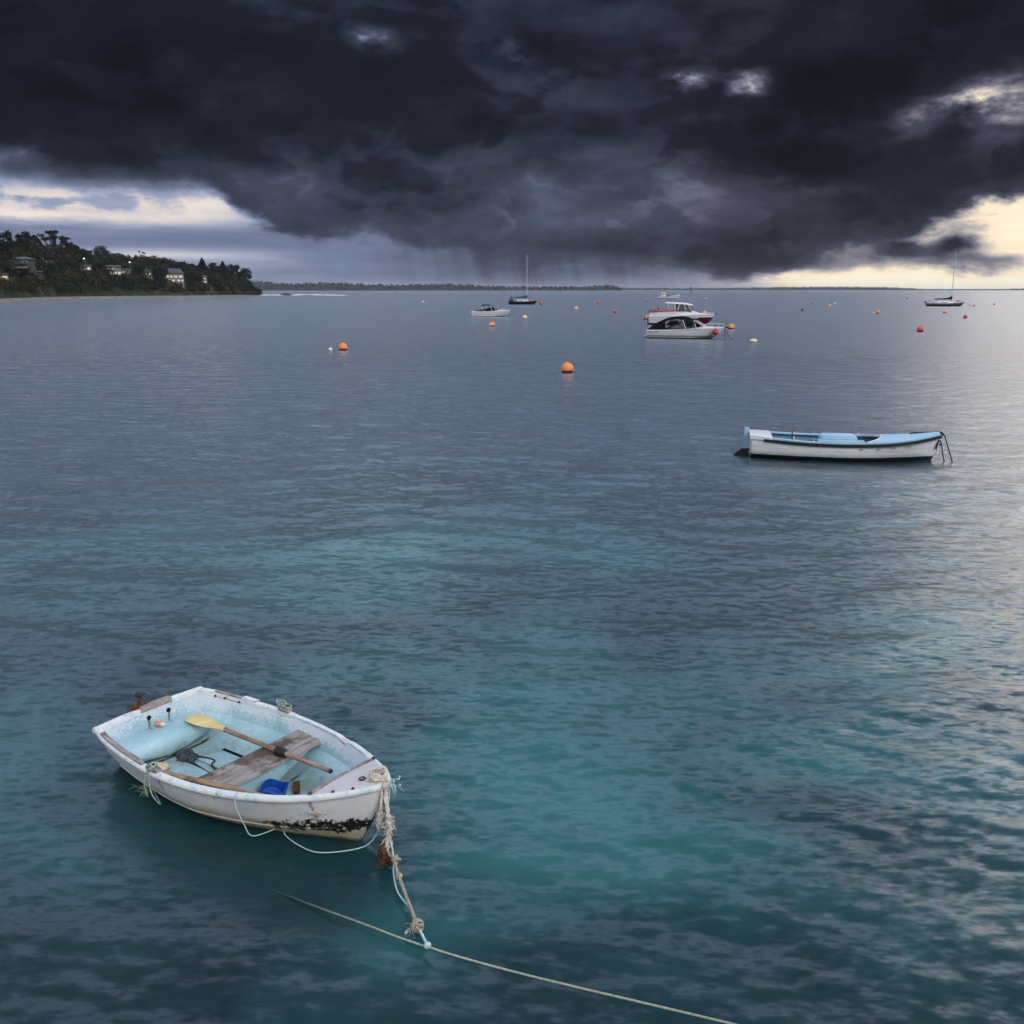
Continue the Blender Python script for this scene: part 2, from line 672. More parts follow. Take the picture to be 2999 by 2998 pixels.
pf = pf + bed(1620, 2280, 1.5, 2.2, 0.15) + bed(1250, 1640, 3.4, 2.4, 0.13) + bed(2500, 1900, 1.8, 1.2, 0.08) + bed(2250, 2650, 1.0, .8, 0.06)
pf = pf + bed(1950, 1780, 2.6, 1.6, -0.11) + bed(2450, 2350, 1.4, 1.0, -0.10) + bed(450, 2750, 1.8, 1.0, -0.14) + bed(1500, 2950, 1.6, .55, -0.13) + bed(250, 1950, 2.2, 1.2, -0.10) + bed(2950, 2900, 1.5, 1.0, -0.12)  # beds along the near edge also paint in the darker close water
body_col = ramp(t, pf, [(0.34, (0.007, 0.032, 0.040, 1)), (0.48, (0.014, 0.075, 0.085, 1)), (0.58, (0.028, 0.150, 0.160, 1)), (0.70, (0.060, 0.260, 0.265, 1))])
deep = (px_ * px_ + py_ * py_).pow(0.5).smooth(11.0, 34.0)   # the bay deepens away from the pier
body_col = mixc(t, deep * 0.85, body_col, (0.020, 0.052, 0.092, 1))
# ripples finer than the mesh, as slopes; far off they melt into roughness
dist = (px_ * px_ + py_ * py_).pow(0.5)
far = dist.smooth(10.0, 70.0)
r1 = noise(t, vec(t, px_ + py_ * 0.2, py_ * 2.2, 0.0), 6.0, 3.0, 0.62, color=True)
r2 = noise(t, vec(t, px_ + py_ * 0.3, py_ * 2.4, 5.0), 1.1, 3.0, 0.55, color=True)
ax, ay, _ = split(t, r1)
bx, by, _ = split(t, r2)
geo = t.nodes.new('ShaderNodeNewGeometry')
gx, gy, gz = split(t, S(t, geo.outputs['Normal']))
amp2 = far.mix(0.065, 0.26)
sx = gx + (ax - 0.5) * 0.32 + (bx - 0.5) * amp2
sy = gy + (ay - 0.5) * 0.66 + (by - 0.5) * amp2 * 1.6
nn = t.nodes.new('ShaderNodeVectorMath')
nn.operation = 'NORMALIZE'
t.links.new(vec(t, sx, sy, gz).k, nn.inputs[0])
bump = nn
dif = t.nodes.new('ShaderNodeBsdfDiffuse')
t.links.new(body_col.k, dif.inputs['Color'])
trn = t.nodes.new('ShaderNodeBsdfTransparent')
trn.inputs['Color'].default_value = (0.35, 0.62, 0.62, 1)
body = t.nodes.new('ShaderNodeMixShader')
body.inputs['Fac'].default_value = 0.45
t.links.new(dif.outputs[0], body.inputs[1])
t.links.new(trn.outputs[0], body.inputs[2])
gls = t.nodes.new('ShaderNodeBsdfGlossy')
t.links.new(far.mix(0.26, 0.23).k, gls.inputs['Roughness'])
t.links.new(bump.outputs[0], gls.inputs['Normal'])
t.links.new(bump.outputs[0], dif.inputs['Normal'])
fr = t.nodes.new('ShaderNodeFresnel')
fr.inputs['IOR'].default_value = 1.34
t.links.new(bump.outputs[0], fr.inputs['Normal'])
mx = t.nodes.new('ShaderNodeMixShader')
t.links.new(fr.outputs[0], mx.inputs['Fac'])
t.links.new(body.outputs[0], mx.inputs[1])
t.links.new(gls.outputs[0], mx.inputs[2])
t.links.new(mx.outputs[0], o.inputs[0])
me.materials.append(m)

M_BED = principled("seabed sand and weed", lambda t: ramp(t, noise(t, world_pos(t), 0.5, 5.0, 0.55),
                   [(0.38, (0.015, 0.03, 0.028, 1)), (0.6, (0.09, 0.16, 0.14, 1))]), 0.9)
mb = MB()
mb.add([(-60, -40, -2.4), (60, -40, -2.4), (400, 400, -5.0), (-400, 400, -5.0), (9900, 14000, -14), (-9900, 14000, -14)],
       [(0, 1, 2, 3), (3, 2, 4, 5)])
kind(mb.build("seabed", M_BED, smooth=False), 'structure')


# ------------------------------------------------------------------ headland, shore and far land
def project(p):
    d = Vector(p) - Vector((0, 0, CAMH))
    f = d.y * math.cos(PITCH) - d.z * math.sin(PITCH)
    u = d.y * math.sin(PITCH) + d.z * math.cos(PITCH)
    return 1499.5 + FPX * d.x / f, 1499.0 - FPX * u / f


SHORE = [(-900, 930), (-500, 906), (-200, 893), (0, 886), (161, 878.5), (363, 874), (525, 871), (597, 869.5), (690, 867), (752, 865), (768, 864.4)]
RIDGE = [(-900, 700), (-500, 712), (-200, 722), (0, 728), (100, 734), (200, 742), (300, 762), (400, 768), (500, 781), (600, 797), (700, 818), (735, 836), (752, 852), (768, 863)]
BACK = [(-900, 90), (0, 80), (400, 70), (600, 55), (700, 40), (768, 14)]
NF = 26


def shore_pt(px):
    return at(px, interp(px, SHORE), 0.0)


def terrain(px, f):
    """f 0 at the water's edge, 1 at the ridge, above 1 behind it, below 0 under water"""
    s = shore_pt(px)
    dr = s.y + interp(px, BACK)
    r = at_d(px, interp(px, RIDGE), dr)
    r.z = max(r.z, 0.4)
    if f <= 0:
        p = s + (r - s) * f * 0.5
        p.z = f * 4.0
        return p
    p = s.lerp(r, f) if f <= 1 else r + (r - s) * (f - 1)
    prof = np.interp(f, [0, 0.06, 0.12, 0.2, 0.45, 0.7, 1.0, 1.3, 2.5], [0.0, 0.05, 0.09, 0.2, 0.52, 0.78, 1.0, 1.02, 0.7])
    p.z = r.z * float(prof)
    if 0.13 < f:
        p.z += mnoise.noise(Vector((p.x * 0.05, p.y * 0.05, 0))) * 1.6 * min(1.0, r.z / 12.0)
    return p


def slope_at(px, py):
    best = None
    for i in range(140):
        f = i / 110.0
        q = project(terrain(px, f))
        if best is None or abs(q[1] - py) < best[0]:
            best = (abs(q[1] - py), f)
    return terrain(px, best[1])


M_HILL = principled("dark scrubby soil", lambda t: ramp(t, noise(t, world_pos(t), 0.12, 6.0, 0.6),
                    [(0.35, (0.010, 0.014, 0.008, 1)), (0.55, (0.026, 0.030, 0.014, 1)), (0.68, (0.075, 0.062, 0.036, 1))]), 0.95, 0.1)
M_SAND = principled("damp sand", lambda t: ramp(t, noise(t, world_pos(t), 0.6, 5.0, 0.6),
                    [(0.3, (0.10, 0.085, 0.07, 1)), (0.7, (0.26, 0.23, 0.20, 1))]), 0.9, 0.2)
mb = MB()
pxs = np.linspace(-900, 768, 150)
fs = [0.075, 0.1, 0.14] + list(np.linspace(0.18, 1.0, NF)) + [1.2, 1.6, 2.5]
mb.grid([[terrain(float(x), f) for f in fs] for x in pxs])
kind(mb.build("headland", M_HILL, smooth=False), 'structure')
mb = MB()
mb.grid([[terrain(float(x), f) for f in (-0.3, -0.05, 0.0, 0.03, 0.06, 0.0765)] for x in pxs])
kind(mb.build("beach", M_SAND), 'structure')


def leaf_mat(name, dark, light, sc=0.35):
    return principled(name, lambda t: ramp(t, noise(t, world_pos(t), sc, 4.0, 0.6), [(0.38, dark), (0.64, light)]), 0.8, 0.15)


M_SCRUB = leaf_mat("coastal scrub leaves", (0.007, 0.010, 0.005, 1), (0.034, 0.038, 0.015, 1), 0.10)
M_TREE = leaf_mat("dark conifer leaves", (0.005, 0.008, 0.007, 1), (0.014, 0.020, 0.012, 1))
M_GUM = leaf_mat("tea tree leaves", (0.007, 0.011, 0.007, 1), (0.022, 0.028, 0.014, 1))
M_BARK = principled("grey bark", lambda t: ramp(t, noise(t, world_pos(t), 1.5, 4.0), [(0.3, (0.02, 0.018, 0.016, 1)), (0.7, (0.06, 0.052, 0.045, 1))]), 0.9, 0.1)


def leaves(mb, c, rad, n, size, rng, flat=1.0, shell=0.55):
    """n leaf clumps (small crossed faces) spread through an ellipsoid"""
    rx, ry, rz = rad
    for _ in range(n):
        while True:
            d = Vector((rng.gauss(0, 1), rng.gauss(0, 1), rng.gauss(0, 1)))
            if d.length > 1e-3:
                break
        d.normalize()
        rr = shell + (1 - shell) * rng.random()
        if rng.random() < 0.25:
            rr = rng.random()
        p = Vector((c[0] + d.x * rx * rr, c[1] + d.y * ry * rr, c[2] + d.z * rz * rr))
        s = size * rng.uniform(0.6, 1.4)
        a = Vector((rng.gauss(0, 1), rng.gauss(0, 1), rng.gauss(0, 1) * flat)).normalized()
        b = a.cross(Vector((rng.gauss(0, 1), rng.gauss(0, 1), rng.gauss(0, 1)))).normalized()
        w = s * rng.uniform(0.45, 0.8)
        mb.add([p - a * s * 0.5, p + b * w * 0.5 - a * 0.1 * s, p + a * s * 0.5, p - b * w * 0.5 + a * 0.1 * s], [(0, 1, 2, 3)])


HOUSES = [(-10, 97, 751, 773), (117, 156, 754, 771), (140, 182, 715, 731), (232, 268, 733, 746), (36, 81, 781, 812), (82, 124, 794, 808), (-14, 24, 801, 819), (235, 268, 776, 797),
          (313, 354, 778, 806), (354, 382, 788, 804), (419, 446, 786, 815), (490, 538, 787, 826), (590, 607, 808, 830)]
rng = random.Random(5)
mb = MB()
for _ in range(1700):
    px = rng.uniform(-130, 762)
    f = rng.uniform(0.15, 1.04)
    # bare earth shows on the cliff face near the point
    if px > 470 and 0.16 < f < 0.6 and rng.random() < 0.55:
        continue
    p = terrain(px, f)
    sc = rng.uniform(0.7, 1.5) * (0.75 if f < 0.28 else 1.15) * (0.55 + 0.45 * min(1, terrain(px, 1.0).z / 14))
    tx, ty = project((p.x, p.y, p.z + 2.0 * sc))
    hw_ = 2.3 * sc * FPX / p.y
    if any(a - hw_ * .6 < tx < b + hw_ * .6 and ty < d - 4 and project(p)[1] > d - 5 for a, b, c, d in HOUSES):
        continue                                   # kept clear in front of the houses
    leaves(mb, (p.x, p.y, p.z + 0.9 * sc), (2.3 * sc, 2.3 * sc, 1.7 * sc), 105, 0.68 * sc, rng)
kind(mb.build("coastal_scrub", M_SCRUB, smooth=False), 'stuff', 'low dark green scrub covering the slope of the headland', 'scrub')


def tree(name, label, px0, px1, ytop, ybase, style, group=None, seed=1, mat=None):
    """a tree whose crown spans px0..px1 and whose tip is at ytop; base where the slope shows at ybase"""
    r = random.Random(seed)
    pxc = (px0 + px1) / 2
    b = slope_at(pxc, ybase)
    sc = b.y / FPX
    w = (px1 - px0) * sc
    h = (ybase - ytop) * sc
    root = empty(name, b)
    tag(root, label, 'tree', group)
    tr, cr = MB(), MB()
    lean = r.uniform(-0.06, 0.06)
    mat = mat or (M_TREE if style in ('pine', 'cone', 'dense') else M_GUM)
    tr.tube(smooth_path([(0, 0, -0.5), (lean * h * 0.3, 0, h * 0.3), (lean * h * 0.7, 0, h * 0.6), (lean * h, 0, h * 0.86)], 4),
            [0.035 * h * (1 - 0.75 * i / 12) for i in range(13)], 7)
    if style in ('pine', 'cone'):
        n = 9
        for i in range(n):
            t = i / (n - 1)
            z = h * (0.22 + 0.76 * t)
            rad = w * 0.5 * ((1 - t) ** 0.8 * 0.92 + 0.08) * (0.6 + 0.4 * min(1, t * 4 + 0.3)) * r.uniform(0.85, 1.1)
            k = 6 if style == 'pine' else 5
            for j in range(k):
                a = 6.283 * j / k + r.random()
                e = Vector((math.cos(a) * rad * 0.68, math.sin(a) * rad * 0.68, z + r.uniform(-0.03, 0.03) * h))
                tr.tube([(lean * h * t, 0, z - 0.04 * h), e], [0.012 * h, 0.004 * h], 4)
                leaves(cr, e, (rad * 0.48, rad * 0.48, h * 0.075), 34, 0.06 * h + 0.25, r)
            leaves(cr, (lean * h * t, 0, z), (rad * 0.5, rad * 0.5, h * 0.07), 26, 0.06 * h + 0.25, r)
        leaves(cr, (lean * h, 0, h * 0.98), (w * 0.05, w * 0.05, h * 0.05), 14, 0.05 * h, r)
    elif style == 'umbrella':
        n = 20
        for i in range(n):
            u = -0.5 + (i + 0.5) / n
            a = r.uniform(0, 6.28)
            top = 0.96 - 1.1 * abs(u + 0.05) ** 2
            z = h * (top - r.choice([0.0, 0.02, 0.07, 0.14, 0.2]))
            e = Vector((u * w * 0.92, math.sin(a) * w * 0.3, max(z, h * 0.36)))
            tr.tube(smooth_path([(0, 0, h * 0.25), (e.x * 0.5, e.y * 0.5, h * 0.42), e], 4), [0.02 * h * (1 - 0.07 * q) for q in range(9)], 5)
            leaves(cr, (e.x, e.y, e.z + 0.02 * h), (w * r.uniform(0.10, 0.17), w * 0.13, h * 0.06), 80, 0.035 * h + 0.3, r)
    elif style == 'sparse':
        for u, z in ((-0.4, 0.62), (-0.28, 0.66), (0.05, 0.97), (0.3, 0.88), (0.42, 0.84), (0.12, 0.3), (-0.1, 0.25)):
            e = Vector((u * w, r.uniform(-0.2, 0.2) * w, z * h))
            tr.tube(smooth_path([(0, 0, h * 0.1), (e.x * 0.4, e.y * 0.4, h * 0.45 * max(z, .5)), e], 4), 0.012 * h, 4)
            leaves(cr, e, (w * 0.13, w * 0.12, h * 0.05), 46, 0.04 * h + 0.2, r)
    else:                                          # dense rounded crown made of clumps
        n = 15
        for i in range(n):
            a, q = r.uniform(0, 6.28), r.random() ** 0.5
            z = h * r.uniform(0.42, 0.9)
            lim = math.sqrt(max(0.05, 1 - ((z / h - 0.55) / 0.5) ** 2))
            e = Vector((math.cos(a) * q * w * 0.38 * lim, math.sin(a) * q * w * 0.38 * lim, z))
            tr.tube([(0, 0, h * 0.3), e], [0.018 * h, 0.006 * h], 4)
            leaves(cr, e, (w * 0.2, w * 0.2, h * 0.13), 70, 0.045 * h + 0.3, r)
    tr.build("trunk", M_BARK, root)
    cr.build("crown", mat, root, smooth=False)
    return root


G_T = 'trees along the ridge of the headland'
tree("pine_tree", "big dark pine with a ragged crown at the left end of the headland ridge", -6, 50, 681, 768, 'dense', G_T, 1, M_TREE)
tree("pine_tree", "dark pine cut off by the left picture edge beside the biggest one", -75, 8, 690, 772, 'dense', G_T, 2, M_TREE)
tree("cypress_tree", "dark rounded cypress standing clear between big pine and flat-topped tree", 50, 96, 680, 752, 'dense', G_T, 3)
tree("tea_tree", "small flat-topped tree just right of the dark rounded cypress", 88, 120, 693, 748, 'umbrella', G_T, 4)
tree("moonah_tree", "widest layered flat-topped tree above the lit ridge house", 126, 200, 680, 757, 'umbrella', G_T, 5)
tree("moonah_tree", "low spreading tree leaning out right of the widest layered tree", 186, 228, 711, 760, 'umbrella', G_T, 6)
tree("tea_tree", "low dome-shaped tree beside the ridge-top roof", 228, 266, 725, 765, 'dense', G_T, 7, M_GUM)
tree("tea_tree", "round-crowned tree at the end of the pink streak of sky", 276, 326, 720, 768, 'dense', G_T, 8, M_GUM)
tree("gum_tree", "thin sparse tree with two flat tufts against the pink streak", 396, 426, 737, 775, 'sparse', G_T, 9)
tree("cypress_tree", "dark rounded tree beside the ridge building above the big lit house", 515, 548, 767, 800, 'dense', G_T, 10, M_TREE)
tree("pine_tree", "tallest pine of the clump near the point of the headland", 572, 618, 761, 812, 'cone', G_T, 11)
tree("pine_tree", "second pine of the clump towards the point, with a blunt top", 606, 650, 767, 818, 'dense', G_T, 12)
tree("pine_tree", "third pine of the clump towards the point, a little lower", 634, 676, 771, 822, 'cone', G_T, 13)
tree("pine_tree", "narrow pine fourth in the clump before the gap at the point", 662, 698, 776, 826, 'dense', G_T, 14)
tree("cypress_tree", "leaning bushy cypress just before the gap at the point", 684, 708, 777, 832, 'dense', G_T, 15, M_TREE)
tree("cypress_tree", "wind-bent cypress nearest the tip of the headland", 700, 740, 788, 846, 'dense', G_T, 16, M_TREE)
G_S = 'trees among the houses on the slope'
tree("cypress_tree", "large dark cypress on the slope left of the big lit house", 436, 498, 779, 834, 'dense', G_S, 17, M_TREE)
tree("cypress_tree", "dark bushy tree between the flat-roofed house and the long white house", 280, 322, 768, 806, 'dense', G_S, 18, M_TREE)
tree("cypress_tree", "dark tree in front of the grey flat-roofed house", 45, 85, 786, 822, 'dense', G_S, 19, M_TREE)
tree("tea_tree", "bushy tree between the gabled pair and the pale flat roof", 118, 172, 768, 812, 'dense', G_S, 20, M_GUM)
tree("tea_tree", "scrubby tree just left of the small white house near the point", 545, 592, 795, 834, 'dense', G_S, 21, M_GUM)
tree("tea_tree", "bushy tree below the street lamp nearest the left edge", 190, 236, 765, 805, 'dense', G_S, 22, M_GUM)
tree("cypress_tree", "dark bush behind the long white house, under the street lamp pole", 385, 424, 780, 808, 'dense', G_S, 23, M_TREE)

M_WALLW = principled("white render wall", (0.20, 0.196, 0.19, 1), 0.8)
M_WALLD = principled("dark weatherboard", (0.05, 0.05, 0.052, 1), 0.8)
M_ROOFP = principled("pale metal roof", (0.15, 0.15, 0.165, 1), 0.45)
M_ROOFD = principled("grey tiled roof", (0.07, 0.07, 0.078, 1), 0.7)
M_LIT = principled("lit window", (0.8, 0.7, 0.5, 1), 0.3, emit=(1.0, 0.86, 0.62, 1), emit_strength=0.24)
M_LITO = principled("amber lit window", (0.8, 0.5, 0.2, 1), 0.3, emit=(1.0, 0.62, 0.26, 1), emit_strength=0.3)
M_DARKGL = principled("dark window glass", (0.02, 0.022, 0.03, 1), 0.1, 0.6)
M_DECK = principled("white deck rail", (0.5, 0.5, 0.5, 1), 0.7)


def house(label, px0, px1, ytop, ybase, style, windows, lit=M_LIT, wall=M_WALLW, roof=M_ROOFP, storeys=1, group='houses on the headland'):
    pxc = (px0 + px1) / 2
    b = slope_at(pxc, ybase)
    sc = b.y / FPX
    w, h = (px1 - px0) * sc, (ybase - ytop) * sc
    dep = max(7.0, w * 0.55)
    root = empty("house", b, rz=-math.atan2(b.x, b.y))
    tag(root, label, 'house', group)
    hw = h * (0.88 if style == 'flat' else 0.66)
    mb = MB()
    mb.box((0, dep / 2, hw / 2 - 1.5), (w, dep, hw + 3.0), bev=0.0)
    mb.build("wall", wall, root, smooth=False)
    mb = MB()
    if style == 'flat':
        mb.box((0, dep / 2 - 0.4, hw + 0.18), (w * 1.06, dep + 1.2, max(0.35, h - hw)))
    elif style == 'gable':
        mb.prism([(-w * 0.54, hw), (w * 0.54, hw), (0, h)], 'y', -0.5, dep + 0.5)
    else:
        A = [(-w * .54, -0.6, hw), (w * .54, -0.6, hw), (w * .54, dep + .6, hw), (-w * .54, dep + .6, hw), (-w * .3, dep / 2, h), (w * .3, dep / 2, h)]
        mb.add(A, [(0, 1, 5, 4), (1, 2, 5), (2, 3, 4, 5), (3, 0, 4), (3, 2, 1, 0)])
    mb.build("roof", roof, root, smooth=False)
    for (u, v, ww, hh, on) in windows:
        wm = MB()
        wm.box((u * w, -0.03, v * hw), (ww * w, 0.10, hh * hw))
        wo = wm.build("window", M_DECK, root, smooth=False)
        pn = MB()
        pn.box((u * w, -0.09, v * hw), (ww * w * 0.86, 0.04, hh * hw * 0.84))
        pn.build("pane", lit if on else M_DARKGL, wo, smooth=False)
    return root


house("dim white house with a wide upper floor under the big left pine", -10, 97, 751, 773, 'hip', [(-0.3, .5, .12, .4, 0), (-0.05, .5, .12, .4, 0), (0.25, .5, .12, .4, 0)], wall=principled("grey render wall", (0.05, 0.05, 0.055, 1), 0.8), roof=M_ROOFD)
house("pair of pale gables half hidden by trees below the widest tree", 117, 138, 754, 771, 'gable', [(0, .5, .35, .4, 0)], roof=M_ROOFP)
house("smaller pale gable right of its twin below the widest tree", 139, 156, 756, 770, 'gable', [(0, .5, .35, .4, 0)], roof=M_ROOFP)
house("ridge house with a strip of lit windows under the widest layered tree", 140, 182, 715, 731, 'flat', [(-0.36, .5, .16, .35, 1), (0.0, .5, .14, .35, 1), (0.34, .5, .24, .4, 1)], wall=M_WALLD, roof=M_ROOFD)
house("low roof on the ridge beside the dome-shaped tree", 232, 268, 733, 746, 'flat', [(0.1, .5, .2, .35, 0)], wall=M_WALLD, roof=M_ROOFD)
house("grey flat-roofed house with dark walls above the amber-lit one", 36, 81, 781, 812, 'flat', [(-0.3, .6, .2, .3, 0), (0.25, .6, .2, .3, 0)], wall=M_WALLD)
house("low building with a long pale flat roof next to the grey one", 82, 124, 794, 808, 'flat', [(0.1, .5, .15, .4, 0)], wall=M_WALLD)
house("house with amber-lit windows at the left picture edge", -14, 24, 801, 819, 'flat', [(-0.2, .5, .3, .4, 1), (0.22, .5, .42, .5, 1)], lit=M_LITO, roof=M_ROOFD)
house("small flat-roofed white house below the left street lamp", 235, 268, 776, 797, 'flat', [(-0.2, .6, .3, .35, 0), (0.3, .6, .26, .4, 1), (0.25, .15, .15, .2, 1)])
house("long white two-storey house with many lit windows", 313, 354, 778, 806, 'flat', [(-0.3, .72, .22, .22, 1), (0.0, .72, .16, .22, 1), (-0.1, .24, .24, .28, 1), (0.16, .24, .14, .28, 1), (0.38, .24, .16, .28, 1)])
house("white annexe with a deck right of the long two-storey house", 354, 382, 788, 804, 'flat', [(-0.25, .5, .2, .4, 1), (0.2, .5, .3, .4, 0)])
house("small gabled house with two lit windows left of the large cypress", 419, 446, 786, 815, 'gable', [(-0.15, .66, .24, .26, 1), (0.25, .66, .22, .26, 1), (0.0, .2, .2, .2, 1)], wall=principled("stone wall", (0.2, 0.19, 0.18, 1), 0.8), roof=M_ROOFD)
house("big two-storey house with grey roof and a row of lit windows", 490, 538, 787, 826, 'hip', [(-0.4, .62, .12, .2, 1), (-0.2, .62, .14, .2, 1), (0.05, .62, .16, .2, 1), (0.32, .62, .2, .2, 1), (-0.38, .2, .16, .26, 1), (-0.1, .2, .14, .2, 1), (0.2, .2, .14, .2, 1), (0.4, .2, .1, .2, 1)], roof=M_ROOFD)
house("roofline of a building on the skyline beside the rounded tree", 545, 566, 769, 784, 'flat', [(0, .5, .3, .4, 0)], wall=M_WALLD, roof=M_ROOFD)
house("small white house nearest the point, partly behind scrub", 590, 607, 808, 830, 'flat', [(0.1, .72, .3, .2, 1), (0.2, .2, .3, .25, 1)])

M_LAMP = principled("lamp glow", (1, 1, 1, 1), 0.3, emit=(1.0, 0.98, 0.92, 1), emit_strength=2.5)
M_POLE = principled("grey lamp pole", (0.16, 0.16, 0.17, 1), 0.5, metal=0.4)


def street_lamp(label, px, ylamp, ybase):
    b = slope_at(px, ybase)
    sc = b.y / FPX
    h = (ybase - ylamp) * sc
    root = empty("street_lamp", b)
    tag(root, label, 'street lamp', 'street lamps on the headland')
    MB().tube(smooth_path([(0, 0, -0.3), (0, 0, h * 0.9), (0.1, -0.4, h + 0.22), (0.1, -1.1, h + 0.32)], 5), 0.12, 6).build("pole", M_POLE, root)
    MB().ball((0.1, -1.2, h + 0.05), 0.34, 1.0, 1.2, 0.55, 12, 8).build("lamp", M_LAMP, root)


street_lamp("lit street lamp above the small flat-roofed white house", 253, 760, 798)
street_lamp("lit street lamp on a tall pale pole beside the white deck", 385.5, 770, 803)

M_FARHILL = principled("far shore slope", (0.018, 0.022, 0.022, 1), 0.95, 0.1)
M_FARTREE = principled("far wood leaves", lambda t: ramp(t, noise(t, world_pos(t), 0.02, 4.0), [(0.35, (0.010, 0.014, 0.014, 1)), (0.65, (0.024, 0.030, 0.026, 1))]), 0.9, 0.1)


def far_land(name, wood, label, d, sky, base, step, tree_px, seed):
    """a low shore d metres off; sky: (px, py) of its wooded skyline"""
    x0, x1 = sky[0][0], sky[-1][0]
    r = random.Random(seed)
    mb, sand, tm = MB(), MB(), MB()
    rows, srows = [], []
    n = int((x1 - x0) / step)
    sc = d / FPX
    for i in range(n + 1):
        px = x0 + (x1 - x0) * i / n
        top = max(1.0, (HORIZON - interp(px, sky)) * sc + CAMH - tree_px * sc * 0.25)
        wob = r.uniform(-8, 8)
        X = (px - 1499.5) / FPX
        rows.append([(X * (d + q), d + q, z) for q, z in ((wob + 14, 0.9), (wob + 60, top * 0.45), (wob + 170, top), (wob + 420, top * 0.9), (wob + 800, -2))])
        srows.append([(X * (d + q), d + q, z) for q, z in ((wob - 30, -1.2), (wob, 0.5), (wob + 14.5, 1.2))])
    mb.grid(rows)
    kind(mb.build(name, M_FARHILL), 'structure')
    sand.grid(srows)
    kind(sand.build("far_beach", M_SAND), 'structure')
    for i in range(int((x1 - x0) / tree_px * 7)):
        px = r.uniform(x0, x1)
        q = r.choice([30, 70, 110, 150, 170, 180, 190])
        top = max(1.0, (HORIZON - interp(px, sky)) * sc + CAMH - tree_px * sc * 0.25)
        z = float(np.interp(q, [14, 60, 170, 420], [0.9, top * 0.45, top, top * 0.9]))
        X = (px - 1499.5) / FPX
        s = tree_px * sc * r.uniform(0.4, 0.65) * (1.0 if r.random() < 0.9 else 1.4)
        s = min(s, (top + tree_px * sc * 1.2) * 0.9)
        w = s * r.uniform(0.55, 1.1)
        leaves(tm, (X * (d + q), d + q, z + s * 0.42), (w * 0.5, w * 0.5, s * 0.5), 16, s * 0.5, r, shell=0.4)
    kind(tm.build(wood, M_FARTREE, smooth=False), 'stuff', label, 'wood')


far_land("far_shore", "far_wood", "distant dark wood along the far left and middle shore", 2450.0,
         [(640, 824), (745, 821), (800, 826), (869, 830), (935, 829), (993, 828), (1080, 832), (1164, 834), (1319, 831), (1400, 836), (1490, 840), (1600, 840), (1700, 838), (1785, 836), (1800, 840), (1812, 848)], 851.5, 8, 9, 3)
far_land("far_shore", "far_wood", "most distant low wood along the right horizon", 4400.0,
         [(1700, 844), (1810, 843), (1900, 844), (2050, 844), (2200, 842), (2330, 840), (2420, 839.5), (2560, 841), (2640, 844), (2680, 847), (2900, 847), (2960, 845), (3010, 847), (3300, 846), (3700, 846)], 849.7, 8, 5, 4)

M_FOAM = principled("breaking foam", (0.75, 0.76, 0.80, 1), 0.8)
M_ROCK = principled("wet dark rock", (0.03, 0.03, 0.032, 1), 0.6)
mb = MB()
rng = random.Random(9)
for i in range(24):
    px = rng.uniform(690, 1000) if i < 24 else rng.uniform(150, 330)
    py = 864.0 + rng.uniform(-1.3, 0.8) if i < 24 else 888 + rng.uniform(-2, 4)
    p = at(px, py, 0.0)
    L_ = rng.uniform(3, 11) * (0.22 if i >= 24 else 1)
    poly = [(math.cos(a) * L_ * rng.uniform(.7, 1), math.sin(a) * 0.45 * rng.uniform(.6, 1), 0.10 + 0.05 * math.cos(a * 2)) for a in [6.283 * k / 10 for k in range(10)]]
    mb.add([(p.x + q[0], p.y + q[1], q[2]) for q in poly] + [(p.x, p.y, 0.45)], [(k, (k + 1) % 10, 10) for k in range(10)])
kind(mb.build("surf_foam", M_FOAM), 'stuff', 'thin white lines of foam where waves break at the point', 'foam')
p = at(836, 864.5, 0)
mb = MB().ball((0, 0, 0.3), 2.6, 1.6, 1.0, 0.45, 12, 8)
mb.v = [(a * (1 + 0.3 * mnoise.noise(Vector((a, b, c)))), b, c * (1 + 0.4 * mnoise.noise(Vector((b, a, c))))) for a, b, c in mb.v]
tag(mb.build("rock", M_ROCK, loc=p), "small dark rock in the surf off the tip of the headland", 'rock')

# the damp evening air over the bay: far land fades a little towards grey-blue
m, t = new_mat("damp air")
o = t.nodes.new('ShaderNodeOutputMaterial')
pv = t.nodes.new('ShaderNodeVolumePrincipled')
pv.inputs['Color'].default_value = (0.82, 0.86, 0.95, 1)
pv.inputs['Density'].default_value = 0.000045
t.links.new(pv.outputs[0], o.inputs['Volume'])
mb = MB().box((0, 4900, 13.5), (14000, 10000, 59))
hz = mb.build("haze", m, smooth=False)
kind(hz, 'stuff', 'thin grey-blue haze over the bay', 'haze')


